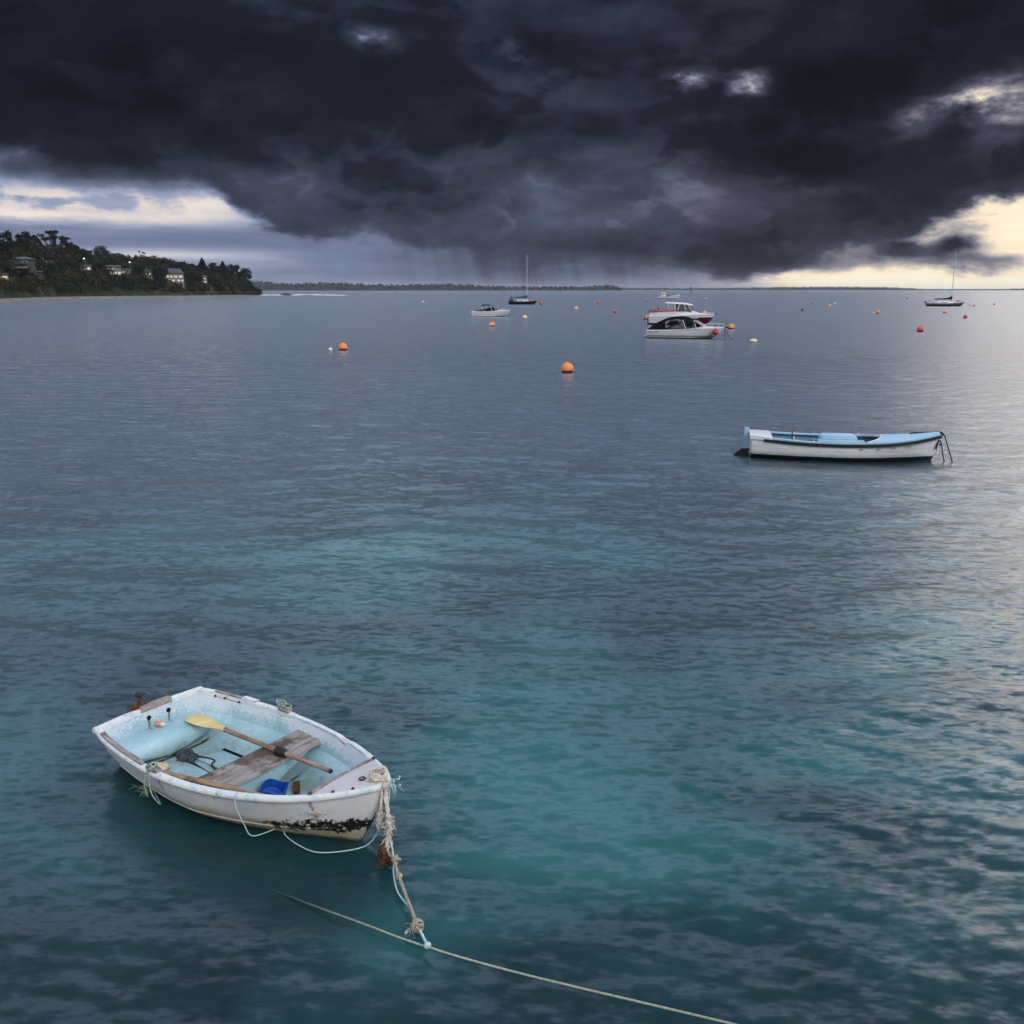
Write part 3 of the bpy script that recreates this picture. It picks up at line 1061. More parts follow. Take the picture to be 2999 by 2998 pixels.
# ------------------------------------------------------------------ paint and other materials for the boats
def paint_inside(t):
    """pale blue dinghy paint: chalky flakes high up, green-brown dirt low down, rust under the two holes"""
    c = obj_coord(t)
    x, y, z = split(t, c)
    base = ramp(t, noise(t, c, 3.0, 4.0, 0.6), [(0.3, (0.29, 0.49, 0.56, 1)), (0.7, (0.42, 0.61, 0.67, 1))])
    fl = noise(t, c, 34.0, 7.0, 0.75)
    high = z.smooth(0.22, 0.36)
    flake = (fl + high * 0.20 + 0.005 + y.smooth(0.1, 0.5) * 0.05 + (noise(t, c, 3.0, 3.0) - 0.5) * 0.38).smooth(0.58, 0.70)
    col = mixc(t, flake * 0.85, base, (0.68, 0.72, 0.78, 1))
    dirt = (noise(t, c, 6.0, 7.0, 0.68) - z.smooth(0.03, 0.26) * 0.30).smooth(0.33, 0.60)
    col = mixc(t, dirt * 0.62, col, (0.19, 0.24, 0.17, 1))
    spot = noise(t, c, 60.0, 4.0, 0.65).smooth(0.66, 0.72)
    col = mixc(t, spot * 0.7, col, (0.13, 0.10, 0.08, 1))
    nn_ = noise(t, c, 11.0, 5.0, 0.65)
    seam = (1.0 - (x + (nn_ - 0.5) * 0.04 - 0.325).abs().smooth(0.006, 0.026)) * (1.0 - z.smooth(0.058, 0.10))
    seam = seam.max((1.0 - ((x - 1.365).abs() - 0.125 + (nn_ - 0.5) * 0.05).abs().smooth(0.004, 0.022)) * (1.0 - z.smooth(0.058, 0.10)) * 0.8)
    col = mixc(t, seam * nn_.smooth(0.25, 0.5), col, (0.030, 0.036, 0.026, 1))
    wob = (noise(t, c, 16.0, 3.0) - 0.5) * 0.035
    rust = None
    for y0, z0 in ((-0.04, 0.335), (0.16, 0.335)):
        s = (1.0 - (y + wob - y0).abs().smooth(0.004, 0.020)) * (1.0 - z.smooth(z0 - 0.005, z0 + 0.01)) * (1.0 - x.smooth(0.06, 0.09)) * z.smooth(0.20, 0.27)
        rust = s if rust is None else rust.max(s)
    col = mixc(t, rust * 0.85, col, (0.16, 0.085, 0.03, 1))
    return col


def paint_outside(t):
    """white dinghy topsides with scuffs, slime along the bottom, black weed at the forefoot and rust runs"""
    c = obj_coord(t)
    x, y, z = split(t, c)
    base = ramp(t, noise(t, c, 4.0, 6.0, 0.65), [(0.3, (0.64, 0.63, 0.63, 1)), (0.65, (0.80, 0.785, 0.785, 1))])
    st = noise(t, vec(t, x * 1.0, y, z * 5.0), 5.0, 5.0, 0.6)
    col = mixc(t, st.smooth(0.58, 0.72) * 0.35, base, (0.42, 0.50, 0.60, 1))
    n1 = noise(t, c, 6.0, 6.0, 0.65)
    slime = 1.0 - (z + (n1 - 0.5) * 0.16 - x.smooth(0.4, 1.6) * 0.03).smooth(0.06, 0.19)
    col = mixc(t, slime * 0.85, col, (0.40, 0.34, 0.20, 1))
    slime2 = 1.0 - (z + (n1 - 0.5) * 0.10).smooth(0.015, 0.06)
    col = mixc(t, slime2 * 0.9, col, (0.06, 0.055, 0.03, 1))
    n2 = noise(t, c, 22.0, 5.0, 0.7)
    up = 0.13 + x.smooth(1.9, 2.7) * 0.06
    weed = ((n2 - 0.5) * 3.0 + (noise(t, c, 7.0, 3.0) - 0.5) * 1.6 + x.smooth(1.75, 2.2) * 0.55 - (z - up).abs() * 9.0).smooth(0.0, 0.25) * x.smooth(1.75, 2.0)
    col = mixc(t, weed, col, (0.014, 0.013, 0.010, 1))
    wob = (noise(t, c, 14.0, 3.0) - 0.5) * 0.05
    rust = None
    for x0, zt, zb in ((2.36, 0.44, 0.18), (1.04, 0.36, 0.14), (1.98, 0.40, 0.30), (1.62, 0.36, 0.26), (0.62, 0.36, 0.27)):
        s = (1.0 - (x + wob - x0).abs().smooth(0.003, 0.022)) * z.smooth(zb, zb + 0.12) * (1.0 - z.smooth(zt, zt + 0.03))
        rust = s if rust is None else rust.max(s)
    col = mixc(t, rust * 0.75, col, (0.22, 0.12, 0.045, 1))
    return col


def paint_rim(t):
    c = obj_coord(t)
    fl = noise(t, c, 12.0, 7.0, 0.7)
    col = mixc(t, fl.smooth(0.36, 0.52), (0.44, 0.62, 0.67, 1), (0.72, 0.73, 0.74, 1))
    col = mixc(t, noise(t, c, 20.0, 5.0, 0.7).smooth(0.62, 0.70) * 0.8, col, (0.17, 0.11, 0.07, 1))
    return col


def wood(dark, light, sx=3.0, sy=30.0, sz=30.0):
    def f(t):
        c = obj_coord(t)
        x, y, z = split(t, c)
        g = noise(t, vec(t, x * sx, y * sy, z * sz), 1.0, 6.0, 0.65)
        col = ramp(t, g, [(0.32, dark), (0.66, light)])
        bl = noise(t, c, 4.5, 5.0, 0.6)
        return mixc(t, bl.smooth(0.5, 0.66) * 0.6, col, tuple(0.35 * q for q in dark[:3]) + (1,))
    return f


M_INSIDE = principled("worn pale blue paint", paint_inside, 0.55, 0.35, bump=lambda t: noise(t, obj_coord(t), 9.0, 8.0, 0.72), bump_strength=0.25, bump_dist=0.01)
M_OUTSIDE = principled("weathered white topsides", paint_outside, 0.5, 0.35, bump=lambda t: noise(t, obj_coord(t), 22.0, 5.0, 0.7), bump_strength=0.25, bump_dist=0.008)
M_RIM = principled("chipped rim paint", paint_rim, 0.6, 0.3, bump=lambda t: noise(t, obj_coord(t), 14.0, 6.0, 0.7), bump_strength=0.5, bump_dist=0.01)
M_THWART = principled("weathered thwart wood", lambda t: mixc(t, noise(t, obj_coord(t), 2.6, 6.0, 0.65).smooth(0.47, 0.60),
                       wood((0.20, 0.17, 0.155, 1), (0.42, 0.37, 0.34, 1), 40, 3.5, 40)(t), (0.105, 0.078, 0.062, 1)), 0.8, 0.2,
                       bump=lambda t: noise(t, vec(t, *[q * s for q, s in zip(split(t, obj_coord(t)), (60, 5, 60))]), 1.0, 4.0), bump_strength=0.3, bump_dist=0.004)
M_PLY = principled("greyed white plywood", lambda t: mixc(t, noise(t, obj_coord(t), 30.0, 5.0, 0.7).smooth(0.56, 0.68) * 0.6,
                    ramp(t, noise(t, obj_coord(t), 5.0, 6.0, 0.6), [(0.3, (0.50, 0.47, 0.48, 1)), (0.7, (0.64, 0.61, 0.62, 1))]), (0.33, 0.27, 0.24, 1)), 0.75, 0.2)
M_GREYWOOD = principled("greyed wood", wood((0.17, 0.14, 0.13, 1), (0.40, 0.35, 0.33, 1), 4, 40, 40), 0.85, 0.15)
M_OARWOOD = principled("bleached oar wood", wood((0.16, 0.10, 0.065, 1), (0.40, 0.30, 0.22, 1), 5, 45, 45), 0.7, 0.25)
M_BROWNWOOD = principled("brown oar wood", wood((0.22, 0.13, 0.075, 1), (0.42, 0.29, 0.19, 1), 5, 45, 45), 0.7, 0.25)
M_YELLOW = principled("yellow plastic blade", lambda t: ramp(t, noise(t, obj_coord(t), 7.0, 4.0), [(0.3, (0.62, 0.46, 0.15, 1)), (0.7, (0.78, 0.62, 0.26, 1))]), 0.45, 0.4)
M_RUBBER = principled("black rubber", (0.012, 0.012, 0.014, 1), 0.5, 0.4)
M_BLUEPLASTIC = principled("blue plastic", (0.012, 0.085, 0.42, 1), 0.4, 0.45)
M_RAG = principled("dark grey cloth", lambda t: ramp(t, noise(t, obj_coord(t), 30.0, 4.0), [(0.35, (0.02, 0.022, 0.03, 1)), (0.65, (0.10, 0.105, 0.13, 1))]), 0.9, 0.1)
M_SPONGE = principled("cream sponge", lambda t: ramp(t, noise(t, obj_coord(t), 40.0, 3.0), [(0.35, (0.42, 0.36, 0.22, 1)), (0.6, (0.66, 0.58, 0.40, 1))]), 0.95, 0.05)
M_RUST = principled("rusted iron", lambda t: ramp(t, noise(t, obj_coord(t), 40.0, 4.0), [(0.35, (0.035, 0.018, 0.012, 1)), (0.65, (0.15, 0.07, 0.035, 1))]), 0.85, 0.2)
M_BLACKGAP = principled("painted hole shade", (0.012, 0.013, 0.012, 1), 0.9, 0.1)  # flat black painting in the shade of the slot and bolt holes


def rope_mat(name, dark, light, sc=60):
    return principled(name, lambda t: ramp(t, noise(t, obj_coord(t), sc, 4.0, 0.6), [(0.32, dark), (0.64, light)]), 0.9, 0.1)


M_ROPE = rope_mat("grey rope", (0.17, 0.145, 0.11, 1), (0.42, 0.38, 0.31, 1))
M_FRAY = rope_mat("frayed pale rope", (0.36, 0.31, 0.24, 1), (0.72, 0.66, 0.58, 1))
M_CYAN = rope_mat("pale cyan cord", (0.28, 0.44, 0.46, 1), (0.55, 0.70, 0.70, 1))
M_GREENROPE = rope_mat("faded green cord", (0.10, 0.19, 0.15, 1), (0.42, 0.50, 0.42, 1))
M_WEED = rope_mat("brown weed", (0.02, 0.014, 0.008, 1), (0.14, 0.085, 0.045, 1), 30)
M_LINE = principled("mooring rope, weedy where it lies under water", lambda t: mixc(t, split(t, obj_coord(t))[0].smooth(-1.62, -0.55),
                    (0.028, 0.075, 0.080, 1), ramp(t, noise(t, obj_coord(t), 60, 4.0, 0.6), [(0.32, (0.25, 0.26, 0.20, 1)), (0.64, (0.50, 0.50, 0.39, 1))])), 0.9, 0.1)  # left end takes the water's tone, painting in the fade under water
M_BLACKROPE = principled("black rope", (0.018, 0.019, 0.024, 1), 0.85, 0.15)

# ------------------------------------------------------------------ the dinghy
A_, B_ = at(285, 2135, .40), at(581, 2019, .40)
DO = (A_ + B_) / 2
DO.z = 0
DYAW = R(-35.4)
DM = Matrix.Translation(DO) @ Matrix.Rotation(DYAW, 4, 'Z')
dinghy = empty("dinghy", DO, DYAW)
tag(dinghy, "worn pale blue and white rowing dinghy moored in the foreground", 'dinghy')
DB = [(0, .515), (.2, .575), (.45, .62), (.7, .65), (1.0, .672), (1.3, .66), (1.6, .615), (1.9, .54), (2.15, .45), (2.38, .335), (2.6, .205), (2.72, .115), (2.78, .055), (2.8, .02)]
DZ = [(0, .405), (.5, .388), (1, .38), (1.5, .388), (2, .42), (2.4, .465), (2.8, .55)]
DK = [(0, -.035), (.5, -.075), (1.2, -.11), (2, -.105), (2.5, -.085), (2.8, -.07)]


def dinghy_section(x, n=13):
    """one side, rim to keel: list of (x, half width, z)"""
    b, zs, zk = spl(x, DB), spl(x, DZ), spl(x, DK)
    full = [(0, 0), (.03, .32), (.13, .57), (.30, .74), (.52, .87), (.78, .955), (1, 1)]      # height fraction -> width fraction
    vee = [(0, 0), (.03, .10), (.13, .27), (.30, .48), (.52, .70), (.78, .88), (1, 1)]
    k = max(0.0, min(1.0, (x - 1.3) / 1.4))
    out = []
    for i in range(n):
        zf = 1 - (i / (n - 1)) ** 1.15
        yf = interp(zf, full) * (1 - k) + interp(zf, vee) * k
        rk = 0.31 * (1 - zf) ** 1.3 * max(0.0, min(1.0, (x - 1.6) / 1.2)) ** 2
        out.append((x - rk, b * yf, zk + (zs - zk) * zf))
    return out


xs_d = list(np.linspace(0, 2.6, 44)) + [2.66, 2.71, 2.75, 2.78, 2.795, 2.8]
mb = MB()
rows_ = []
for x in xs_d:
    s = dinghy_section(x)
    rows_.append([(a, -b, c) for a, b, c in s] + [(a, b, c) for a, b, c in s[-2::-1]])
mb.grid(rows_)
t0 = rows_[0]
mb.f.append(tuple(range(len(t0)))); mb.mi.append(0)
mb.build("hull", M_OUTSIDE, dinghy, sharp=50)

mb = MB()
for sgn in (-1, 1):
    pts = []
    for x in np.linspace(.25, 2.52, 40):
        s = dinghy_section(float(x), 25)
        q = s[15]
        pts.append((q[0], sgn * (q[1] + .002), q[2]))
    mb.tube(pts, .008, 6)
mb.build("hull_moulding", M_OUTSIDE, dinghy)


def liner_section(x):
    b, zs = spl(x, DB), spl(x, DZ)
    zf_ = 0.055 + max(0.0, x - 1.75) * 0.28
    pts = [(b - .028, zs - .004), (b - .05, zs - .09), (b - .075, zs - .165), (b - .125, zs - .185), (b - .16, zs - .215), (b - .195, zs - .27),
           (b - .235, zf_ + .045), (b - .27, zf_ + .012), (b - .33, zf_), ((b - .33) * .5, zf_ - .003), (0, zf_ - .005)]
    if b < .40 and x > 1:                          # the narrow bow: scale the same shape in
        q = spl(1.98, DB)
        base = [(0.52 - .028, 0), (.52 - .05, 0), (.52 - .075, 0), (.52 - .125, 0), (.52 - .16, 0), (.52 - .195, 0), (.52 - .235, 0), (.52 - .27, 0), (.52 - .33, 0), (.095, 0), (0, 0)]
        pts = [(max(0.0, p[0] / 0.492 * max(0.005, b - .028)), pt[1]) for p, pt in zip(base, pts)]
    return pts


mb = MB()
rows_ = []
rl = random.Random(3)
for x in np.linspace(0.028, 2.44, 56):
    s = liner_section(x)
    # the far rim is broken and jagged towards the bow
    jag = 0.0
    if 1.15 < x < 2.2:
        jag = -0.03 * abs(mnoise.noise(Vector((x * 9.0, 0.3, 0)))) - (0.03 if abs(x - 1.84) < 0.03 else 0.0)
    L_ = [(x, a, z + (jag if i == 0 else 0)) for i, (a, z) in enumerate(s)]
    rows_.append([(x, -a, z) for a, z in s] + L_[-2::-1])
mb.grid(rows_)
b0 = 0
mb.f.append(tuple(range(len(rows_[0])))); mb.mi.append(0)
lin_ = mb.build("inner_skin", M_INSIDE, dinghy, sharp=35)

# rolled rim along the sheer, both sides and across the transom
mb = MB()
side = []
for x in xs_d:
    side.append((x, spl(x, DB), spl(x, DZ)))


def rim_rows(sgn, broken):
    rows = []
    for (x, b, z) in side:
        w_in, h = 0.034, 0.016
        if broken and 1.12 < x < 2.22:
            h = 0.004 + 0.012 * max(0, mnoise.noise(Vector((x * 7, 1.0, 0))))
            w_in = 0.018 + 0.014 * abs(mnoise.noise(Vector((x * 11, 2.0, 0))))
            if abs(x - 1.84) < 0.035:
                h = -0.02
        if b < w_in * 1.1:
            w_in = b * 0.9
        prof = [(-w_in, -0.028), (-w_in, h * .6), (-w_in * .6, h), (0.004, h + .003), (0.020, h * .5), (0.026, -0.012), (0.020, -0.030), (0.004, -0.034)]
        rows.append([(x, sgn * (b + q), z + r) for q, r in prof])
    return rows


for sgn, br in ((-1, False), (1, True)):
    mb.grid(rim_rows(sgn, br), True)
zt = spl(0, DZ)
prof = [(-.022, -.03), (-.024, .0), (-.012, .014), (.012, .016), (.032, .008), (.034, -.03)]
mb.grid([[(a, y, zt + c + 0.018 * (1 - (y / .54) ** 2)) for a, c in prof] for y in np.linspace(-.54, .54, 24)], True)
mb.f.append(tuple(range(len(mb.v) - 6, len(mb.v)))); mb.mi.append(0)
mb.f.append(tuple(range(len(mb.v) - 24 * 6, len(mb.v) - 23 * 6))); mb.mi.append(0)
# small solid nose where the two rims meet
mb.ball((2.785, 0, 0.545), 0.045, 1.0, 0.9, 0.6, 12, 8)
mb.build("gunwale", M_RIM, dinghy, sharp=60)
# inner face of the transom between rim and liner is the liner's end cap


def liner_half(x, z):
    s = liner_section(x)
    zs_ = [p[1] for p in s][::-1]
    return float(np.interp(z, zs_, [p[0] for p in s][::-1]))


mb = MB()
prof = [(0.03, 0.235), (0.16, 0.240), (0.255, 0.240), (0.295, 0.228), (0.322, 0.200), (0.332, 0.160), (0.326, 0.110), (0.315, 0.05)]
rows_ = []
for x, z in prof:
    hw = liner_half(x, z) + 0.01
    rows_.append([(x - 0.05 * (u ** 4), u * hw, z) for u in np.linspace(-1, 1, 24)])
mb.grid(rows_)
mb.build("stern_seat", M_INSIDE, dinghy, sharp=60)
# floor boards moulded in the bottom, with two slots
mb = MB()
for y0, y1, x0, x1 in ((-.27, -.05, .40, 1.22), (.04, .27, .42, 1.22), (-.2, .2, 1.52, 2.05)):
    mb.box(((x0 + x1) / 2, (y0 + y1) / 2, 0.062), (x1 - x0, y1 - y0, 0.016), bev=0.006)
mb.build("floor_panel", M_INSIDE, dinghy)
mb = MB()
mb.box((0.71, 0.30, 0.0555), (0.26, 0.035, 0.006))
mb.build("drain_slot", M_BLACKGAP, dinghy)
# the thwart and its box
mb = MB()
rows_ = []
for x, z in ((1.245, 0.05), (1.25, 0.268), (1.475, 0.268), (1.48, 0.05)):
    hw = liner_half(x, z) + 0.012
    rows_.append([(x, u * hw, z) for u in np.linspace(-1, 1, 16)])
mb.grid(rows_)
mb.build("thwart_box", M_INSIDE, dinghy, sharp=30)
mb = MB()
rows_ = []
for x, dzz in ((1.20, .0), (1.205, .022), (1.525, .022), (1.53, .0)):
    hw = liner_half(x, 0.275) + 0.02
    rows_.append([(x, u * hw, 0.270 + dzz - 0.006 * (1 - u * u)) for u in np.linspace(-1, 1, 14)])
mb.grid(rows_, False)
mb.grid([rows_[0], rows_[3]])
mb.build("thwart", M_THWART, dinghy, sharp=25)
# fore deck
mb = MB()
rows_, rows2 = [], []
for x in list(np.linspace(2.375, 2.7, 9)) + [2.75, 2.79]:
    b, z = spl(x, DB) - 0.004, spl(x, DZ) + 0.017
    rows_.append([(x, u * b, z + 0.014 * (1 - u * u)) for u in np.linspace(-1, 1, 12)])
    rows2.append([(x, u * b, z - 0.012 + 0.014 * (1 - u * u)) for u in np.linspace(-1, 1, 12)])
mb.grid(rows_)
mb.grid(rows2, flip=True)
mb.grid([rows_[0], rows2[0]])
dk = mb.build("foredeck", M_PLY, dinghy, sharp=35)
mb = MB()
mb.grid([[(2.362 + q, u * .345, spl(2.37, DZ) + 0.018 + 0.014 * (1 - u * u) + r) for q, r in ((0, -.014), (0, .009), (.022, .009), (.022, -.003))] for u in np.linspace(-1, 1, 12)], True)
mb.build("deck_edge", M_GREYWOOD, dk, sharp=30)
for y in (-.325, .325):
    MB().lathe([(0.001, .012), (.012, .011), (.015, .0), (.015, -.01)], (2.372, y, spl(2.37, DZ) + .026), 10).build("rusty_bolt", M_RUST, dk)
for x, y in ((2.52, -.245), (2.64, -.165)):
    MB().lathe([(0.001, .008), (.010, .007), (.012, .0), (.012, -.01)], (x, y, spl(x, DZ) + .023), 8).build("rusty_bolt", M_RUST, dk)
MB().tube([(2.60 + .02 * math.cos(a), -.03 + .022 * math.sin(a), spl(2.6, DZ) + .04) for a in np.linspace(0, 6.28, 14)], .006, 6).build("deck_eye", M_RUST, dk)
# rub strips and rowlocks
mb = MB()
rows_ = []
for x in np.linspace(0.19, 0.50, 8):
    b, z = spl(x, DB), spl(x, DZ)
    rows_.append([(x, b - .036, z - .045), (x, b - .030, z + .024), (x, b - .006, z + .024), (x, b - .014, z - .045)])
mb.grid(rows_, True)
ps = mb.build("rub_strip", M_GREYWOOD, dinghy, sharp=30)
ps['label'] = "grey wooden strip bolted inside the far rim"
for x in (.205, .31, .475):
    MB().ball((x, spl(x, DB) - .04, spl(x, DZ) - .018), .011, seg=8, rings=6).build("rusty_bolt", M_RUST, ps)
MB().grid([[(x, spl(x, DB) - .03, spl(x, DZ) + .017), (x, spl(x, DB) - .03, spl(x, DZ) + .03), (x, spl(x, DB) + .02, spl(x, DZ) + .028), (x, spl(x, DB) + .02, spl(x, DZ) + .017)] for x in np.linspace(.5, .66, 6)], True).build("rub_strip", M_RIM, dinghy, sharp=30)
mb = MB()
rows_ = []
for x in np.linspace(0.14, 0.86, 14):
    b, z = spl(x, DB), spl(x, DZ)
    w = .030 if x < .75 else .02
    rows_.append([(x, -b - .012, z + .010), (x, -b - .010, z + .026), (x, -b + w + .004, z + .026), (x, -b + w, z + .008)])
mb.grid(rows_, True)
mb.build("rub_strip", M_GREYWOOD, dinghy, sharp=30)
for sgn in (-1, 1):
    b, z = spl(1.0, DB), spl(1.0, DZ)
    k = MB().box((1.0, sgn * (b - .01), z + .028), (.13, .055, .035), bev=.006).build("rowlock_block", M_GREYWOOD, dinghy)
    MB().lathe([(.012, -.01), (.022, .02), (.02, .024), (.011, .024), (.011, -.01)], (1.0, sgn * (b - .01), z + .04), 10).build("rowlock_socket", M_RUST, k)
# outboard pad, holes and the rusted clamp on the transom
MB().grid([[(a, y, zt + c + .018 * (1 - (y / .54) ** 2)) for a, c in ((-.045, -.12), (-.05, .012), (-.024, .026), (.03, .026), (.04, -.01), (.036, -.02), (-.02, -.02), (-.03, -.12))] for y in np.linspace(-.115, .20, 10)], True).build("outboard_pad", M_GREYWOOD, dinghy, sharp=30)
for y in (-.04, .16):
    MB().lathe([(0.001, .006), (.018, .006), (.021, .0), (.021, -.004)], (.032, y, .335), 14, rot=Matrix.Rotation(R(90), 3, 'Y')).build("bolt_hole", M_BLACKGAP, dinghy)
mb = MB()
mb.tube(smooth_path([(-.03, -.09, zt + .02), (-.03, -.085, zt + .07), (-.025, -.075, zt + .13)], 4), [.022, .02, .017, .016, .016, .017, .018, .02, .022], 8)
mb.ball((-.03, -.13, zt + .045), .04, 1.0, 1.3, .7, 10, 8)
mb.ball((-.03, -.17, zt + .03), .03, 1.0, 1.2, .8, 10, 8)
mb.tube(smooth_path([(-.03, -.11, zt + .045), (-.03, -.05, zt + .05), (-.03, 0.0, zt + .035)], 4), .016, 7)
ck = mb.build("clamp_bracket", M_RUST, dinghy)
MB().ball((-.025, -.085, zt + .15), .028, 1.1, 1.3, .8, 10, 8).tube([(-.02, -.07, zt + .155), (-.015, -.02, zt + .135)], [.012, .006], 6).build("clamp_screw", M_RUBBER, ck)
# fittings along the far inner side: a cord down the paint
MB().tube(smooth_path([(1.0, .655, .40), (.975, .635, .37), (.97, .60, .27), (.98, .55, .20), (1.0, .49, .13)], 5), .004, 5).build("lashing_cord", M_CYAN, dinghy)
mb = MB()
rr = random.Random(12)
for k in range(4):
    c0 = (1.0 + rr.uniform(-.05, .02), .665, spl(1.0, DZ) + .05)
    mb.tube(smooth_path([(c0[0] + .05 * math.cos(a + k) * rr.uniform(.8, 1.1), c0[1] + .035 * math.sin(a + k), c0[2] + .012 * k + rr.uniform(-.01, .01)) for a in np.linspace(0, 6.0, 7)], 4), .006, 5)
mb.tube(smooth_path([(.97, .66, .44), (.92, .67, .43), (.88, .66, .41)], 4), .005, 5)
mb.build("rope_lashing", M_GREENROPE, dinghy)


def W(x, y, z):
    return DM @ Vector((x, y, z))


# two oars, loose in the boat
def oar_axis(a, b):
    a, b = Vector(a), Vector(b)
    d = (b - a)
    yaw, pit = math.atan2(d.y, d.x), -math.asin(d.z / d.length)
    return W(*a), DYAW + yaw, pit, d.length


p, yw, pt_, L1 = oar_axis((0.20, .275, .268), (2.06, .175, .345))
oar = empty("oar", p, yw, ry=pt_)
tag(oar, "oar with a yellow blade and black collar lying across the thwart of the dinghy", 'oar', 'oars in the dinghy')
MB().tube([(.42, 0, .004), (.6, 0, .004), (1.2, 0, .004), (L1 - .16, 0, .004), (L1 - .15, 0, .004), (L1, 0, .004)], [.019, .021, .021, .0205, .0185, .0185], 12).build("shaft", M_OARWOOD, oar)
mb = MB()
outl = [(0.0, .075), (.05, .088), (.14, .092), (.22, .088), (.30, .070), (.37, .042), (.42, .027), (.50, .024)]
rows_ = []
for x, w in outl:
    th = .008 + .017 * max(0, (x - .28) / .22)
    sk = .05 * (1 - x / .5) * (1 if x < .05 else .0)
    rows_.append([(x - (.035 if (x < .02 and k in (0, 5)) else 0), w * u, .003 + th * v) for k, (u, v) in enumerate(((1, 0), (.7, .8), (0, 1.1), (-.7, .8), (-1, 0), (-.7, -.6), (0, -.9), (.7, -.6)))])
mb.grid(rows_, True)
mb.f.append(tuple(range(8))[::-1]); mb.mi.append(0)
mb.build("blade", M_YELLOW, oar, sharp=50)
MB().lathe([(.021, -.055), (.028, -.05), (.036, -.01), (.045, .035), (.047, .05), (.040, .058), (.022, .06)], (1.27, 0, .004), 16, rot=Matrix.Rotation(R(-90), 3, 'Y')).build("collar", M_RUBBER, oar)
MB().tube([(L1 - .012, 0, .004), (L1 + .004, 0, .004)], [.0195, .017], 12).build("grip_end", M_RUBBER, oar)
p, yw, pt_, L2 = oar_axis((0.94, -.612, .352), (2.16, -.285, .315))
oar2 = empty("oar", p, yw, ry=pt_)
tag(oar2, "brown wooden oar stowed along the near rim of the dinghy", 'oar', 'oars in the dinghy')
MB().tube([(0, 0, 0), (.3, 0, 0), (L2, 0, 0)], [.017, .021, .019], 12).build("shaft", M_BROWNWOOD, oar2)
mb = MB()
rows_ = []
for x, w in ((L2 - .28, .018), (L2 - .2, .05), (L2 - .08, .07), (L2 + .12, .075), (L2 + .25, .07)):
    rows_.append([(x, w * u, v) for u, v in ((1, -.003), (.6, .008), (0, .012), (-.6, .008), (-1, -.003), (0, -.01))])
mb.grid(rows_, True)
mb.build("blade", M_BROWNWOOD, oar2, sharp=50)

# loose things in the bottom of the boat
mb = MB()
rows_ = []
for z, rad in ((0.0, .062), (.004, .078), (.06, .084), (.11, .089)):
    rows_.append([(rad * math.cos(a), rad * math.sin(a), z + (z > .1) * (.05 * math.cos(a + .5) + .018 * math.sin(3 * a))) for a in np.linspace(0, 6.283, 25)[:-1]])
inner = [[(x * .95, y * .95, z + .004) for x, y, z in r] for r in rows_[::-1]]
mb.grid(rows_ + inner[:-1], True)
mb.add(rows_[0], [tuple(range(24))[::-1]])
bl = mb.build("bailer", M_BLUEPLASTIC, loc=W(1.63, -.06, .10), sharp=50)
bl.scale = (1.2, 1.2, 1.2)
bl.rotation_euler = (R(16), R(24), DYAW + .3)
tag(bl, "blue plastic bailer cut from a bottle, behind the brown oar in the dinghy", 'bailer')
mb = MB()
mb.prism([(-.075, 0), (.085, .008), (.04, .05), (-.02, .058), (-.06, .03)], 'y', -.028, .028)
mb.tube([(-.07, 0, .015), (-.15, -.01, .012), (-.19, -.03, .012)], [.012, .01, .008], 7)
sc_ = mb.build("rusty_scrap", M_RUST, loc=W(1.66, .17, .072), sharp=40)
sc_.rotation_euler = (0, 0, DYAW + 2.4)
tag(sc_, "dark rusty hook-like scrap lying behind the blue bailer", 'scrap')
mb = MB()
rows_ = []
for i in range(15):
    th = math.pi * i / 14
    row = []
    for k in range(26):
        ph = 6.283 * k / 26
        q = Vector((math.sin(th) * math.cos(ph), math.sin(th) * math.sin(ph), math.cos(th)))
        dsp = 1 + .45 * mnoise.noise(q * 2.6) + .25 * mnoise.noise(q * 6.0)
        row.append((q.x * .10 * dsp, q.y * .075 * dsp, max(-.012, q.z * .05 * dsp)))
    rows_.append(row)
mb.grid(rows_, True)
rg = mb.build("rag", M_RAG, loc=W(.47, 0.0, .075))
rg.rotation_euler = (0, 0, DYAW)
tag(rg, "crumpled dark cloth in front of the dinghy's stern seat", 'rag')
mb = MB()
mb.tube([W(*q) for q in smooth_path([(.54, .03, .085), (.60, .085, .074), (.72, .10, .074), (.76, .04, .074), (.86, 0.0, .074), (1.05, -.02, .074), (1.2, .0, .074)], 6)], .007, 6)
tag(mb.build("cord", M_BLACKROPE), "black cord snaking from the dark cloth to under the thwart", 'cord')
mb = MB()
mb.tube([W(*q) for q in smooth_path([(.56, -.03, .078), (.72, -.045, .062), (.9, -.06, .062), (1.15, -.06, .062)], 5)], .012, 6)
tag(mb.build("dark_strap", M_RAG), "flat dark strap on the floor beside the black cord", 'strap')
mb = MB().box((0, 0, 0), (.17, .115, .05), bev=.02)
mb.v = [(x + .012 * mnoise.noise(Vector((x * 20, y * 20, z))), y * (1 - x * 1.2), z) for x, y, z in mb.v]
sp = mb.build("sponge", M_SPONGE, loc=W(.48, -.285, .1))
sp.rotation_euler = (0, 0, DYAW + .5)
tag(sp, "cream sponge in the near corner before the stern seat of the dinghy", 'sponge')
mb = MB()
mb.lathe([(.001, -.03), (.022, -.028), (.026, .0), (.022, .02), (.010, .04), (.004, .05), (.001, .05)], (0, 0, 0), 12, rot=Matrix.Rotation(R(80), 3, 'Y'))
fl = mb.build("small_float", principled("orange plastic", (0.75, 0.28, 0.14, 1), .4), loc=W(.085, .02, .27))
fl.rotation_euler = (0, 0, DYAW + .3)
tag(fl, "small orange and white float on the stern seat under the rusty holes", 'float')
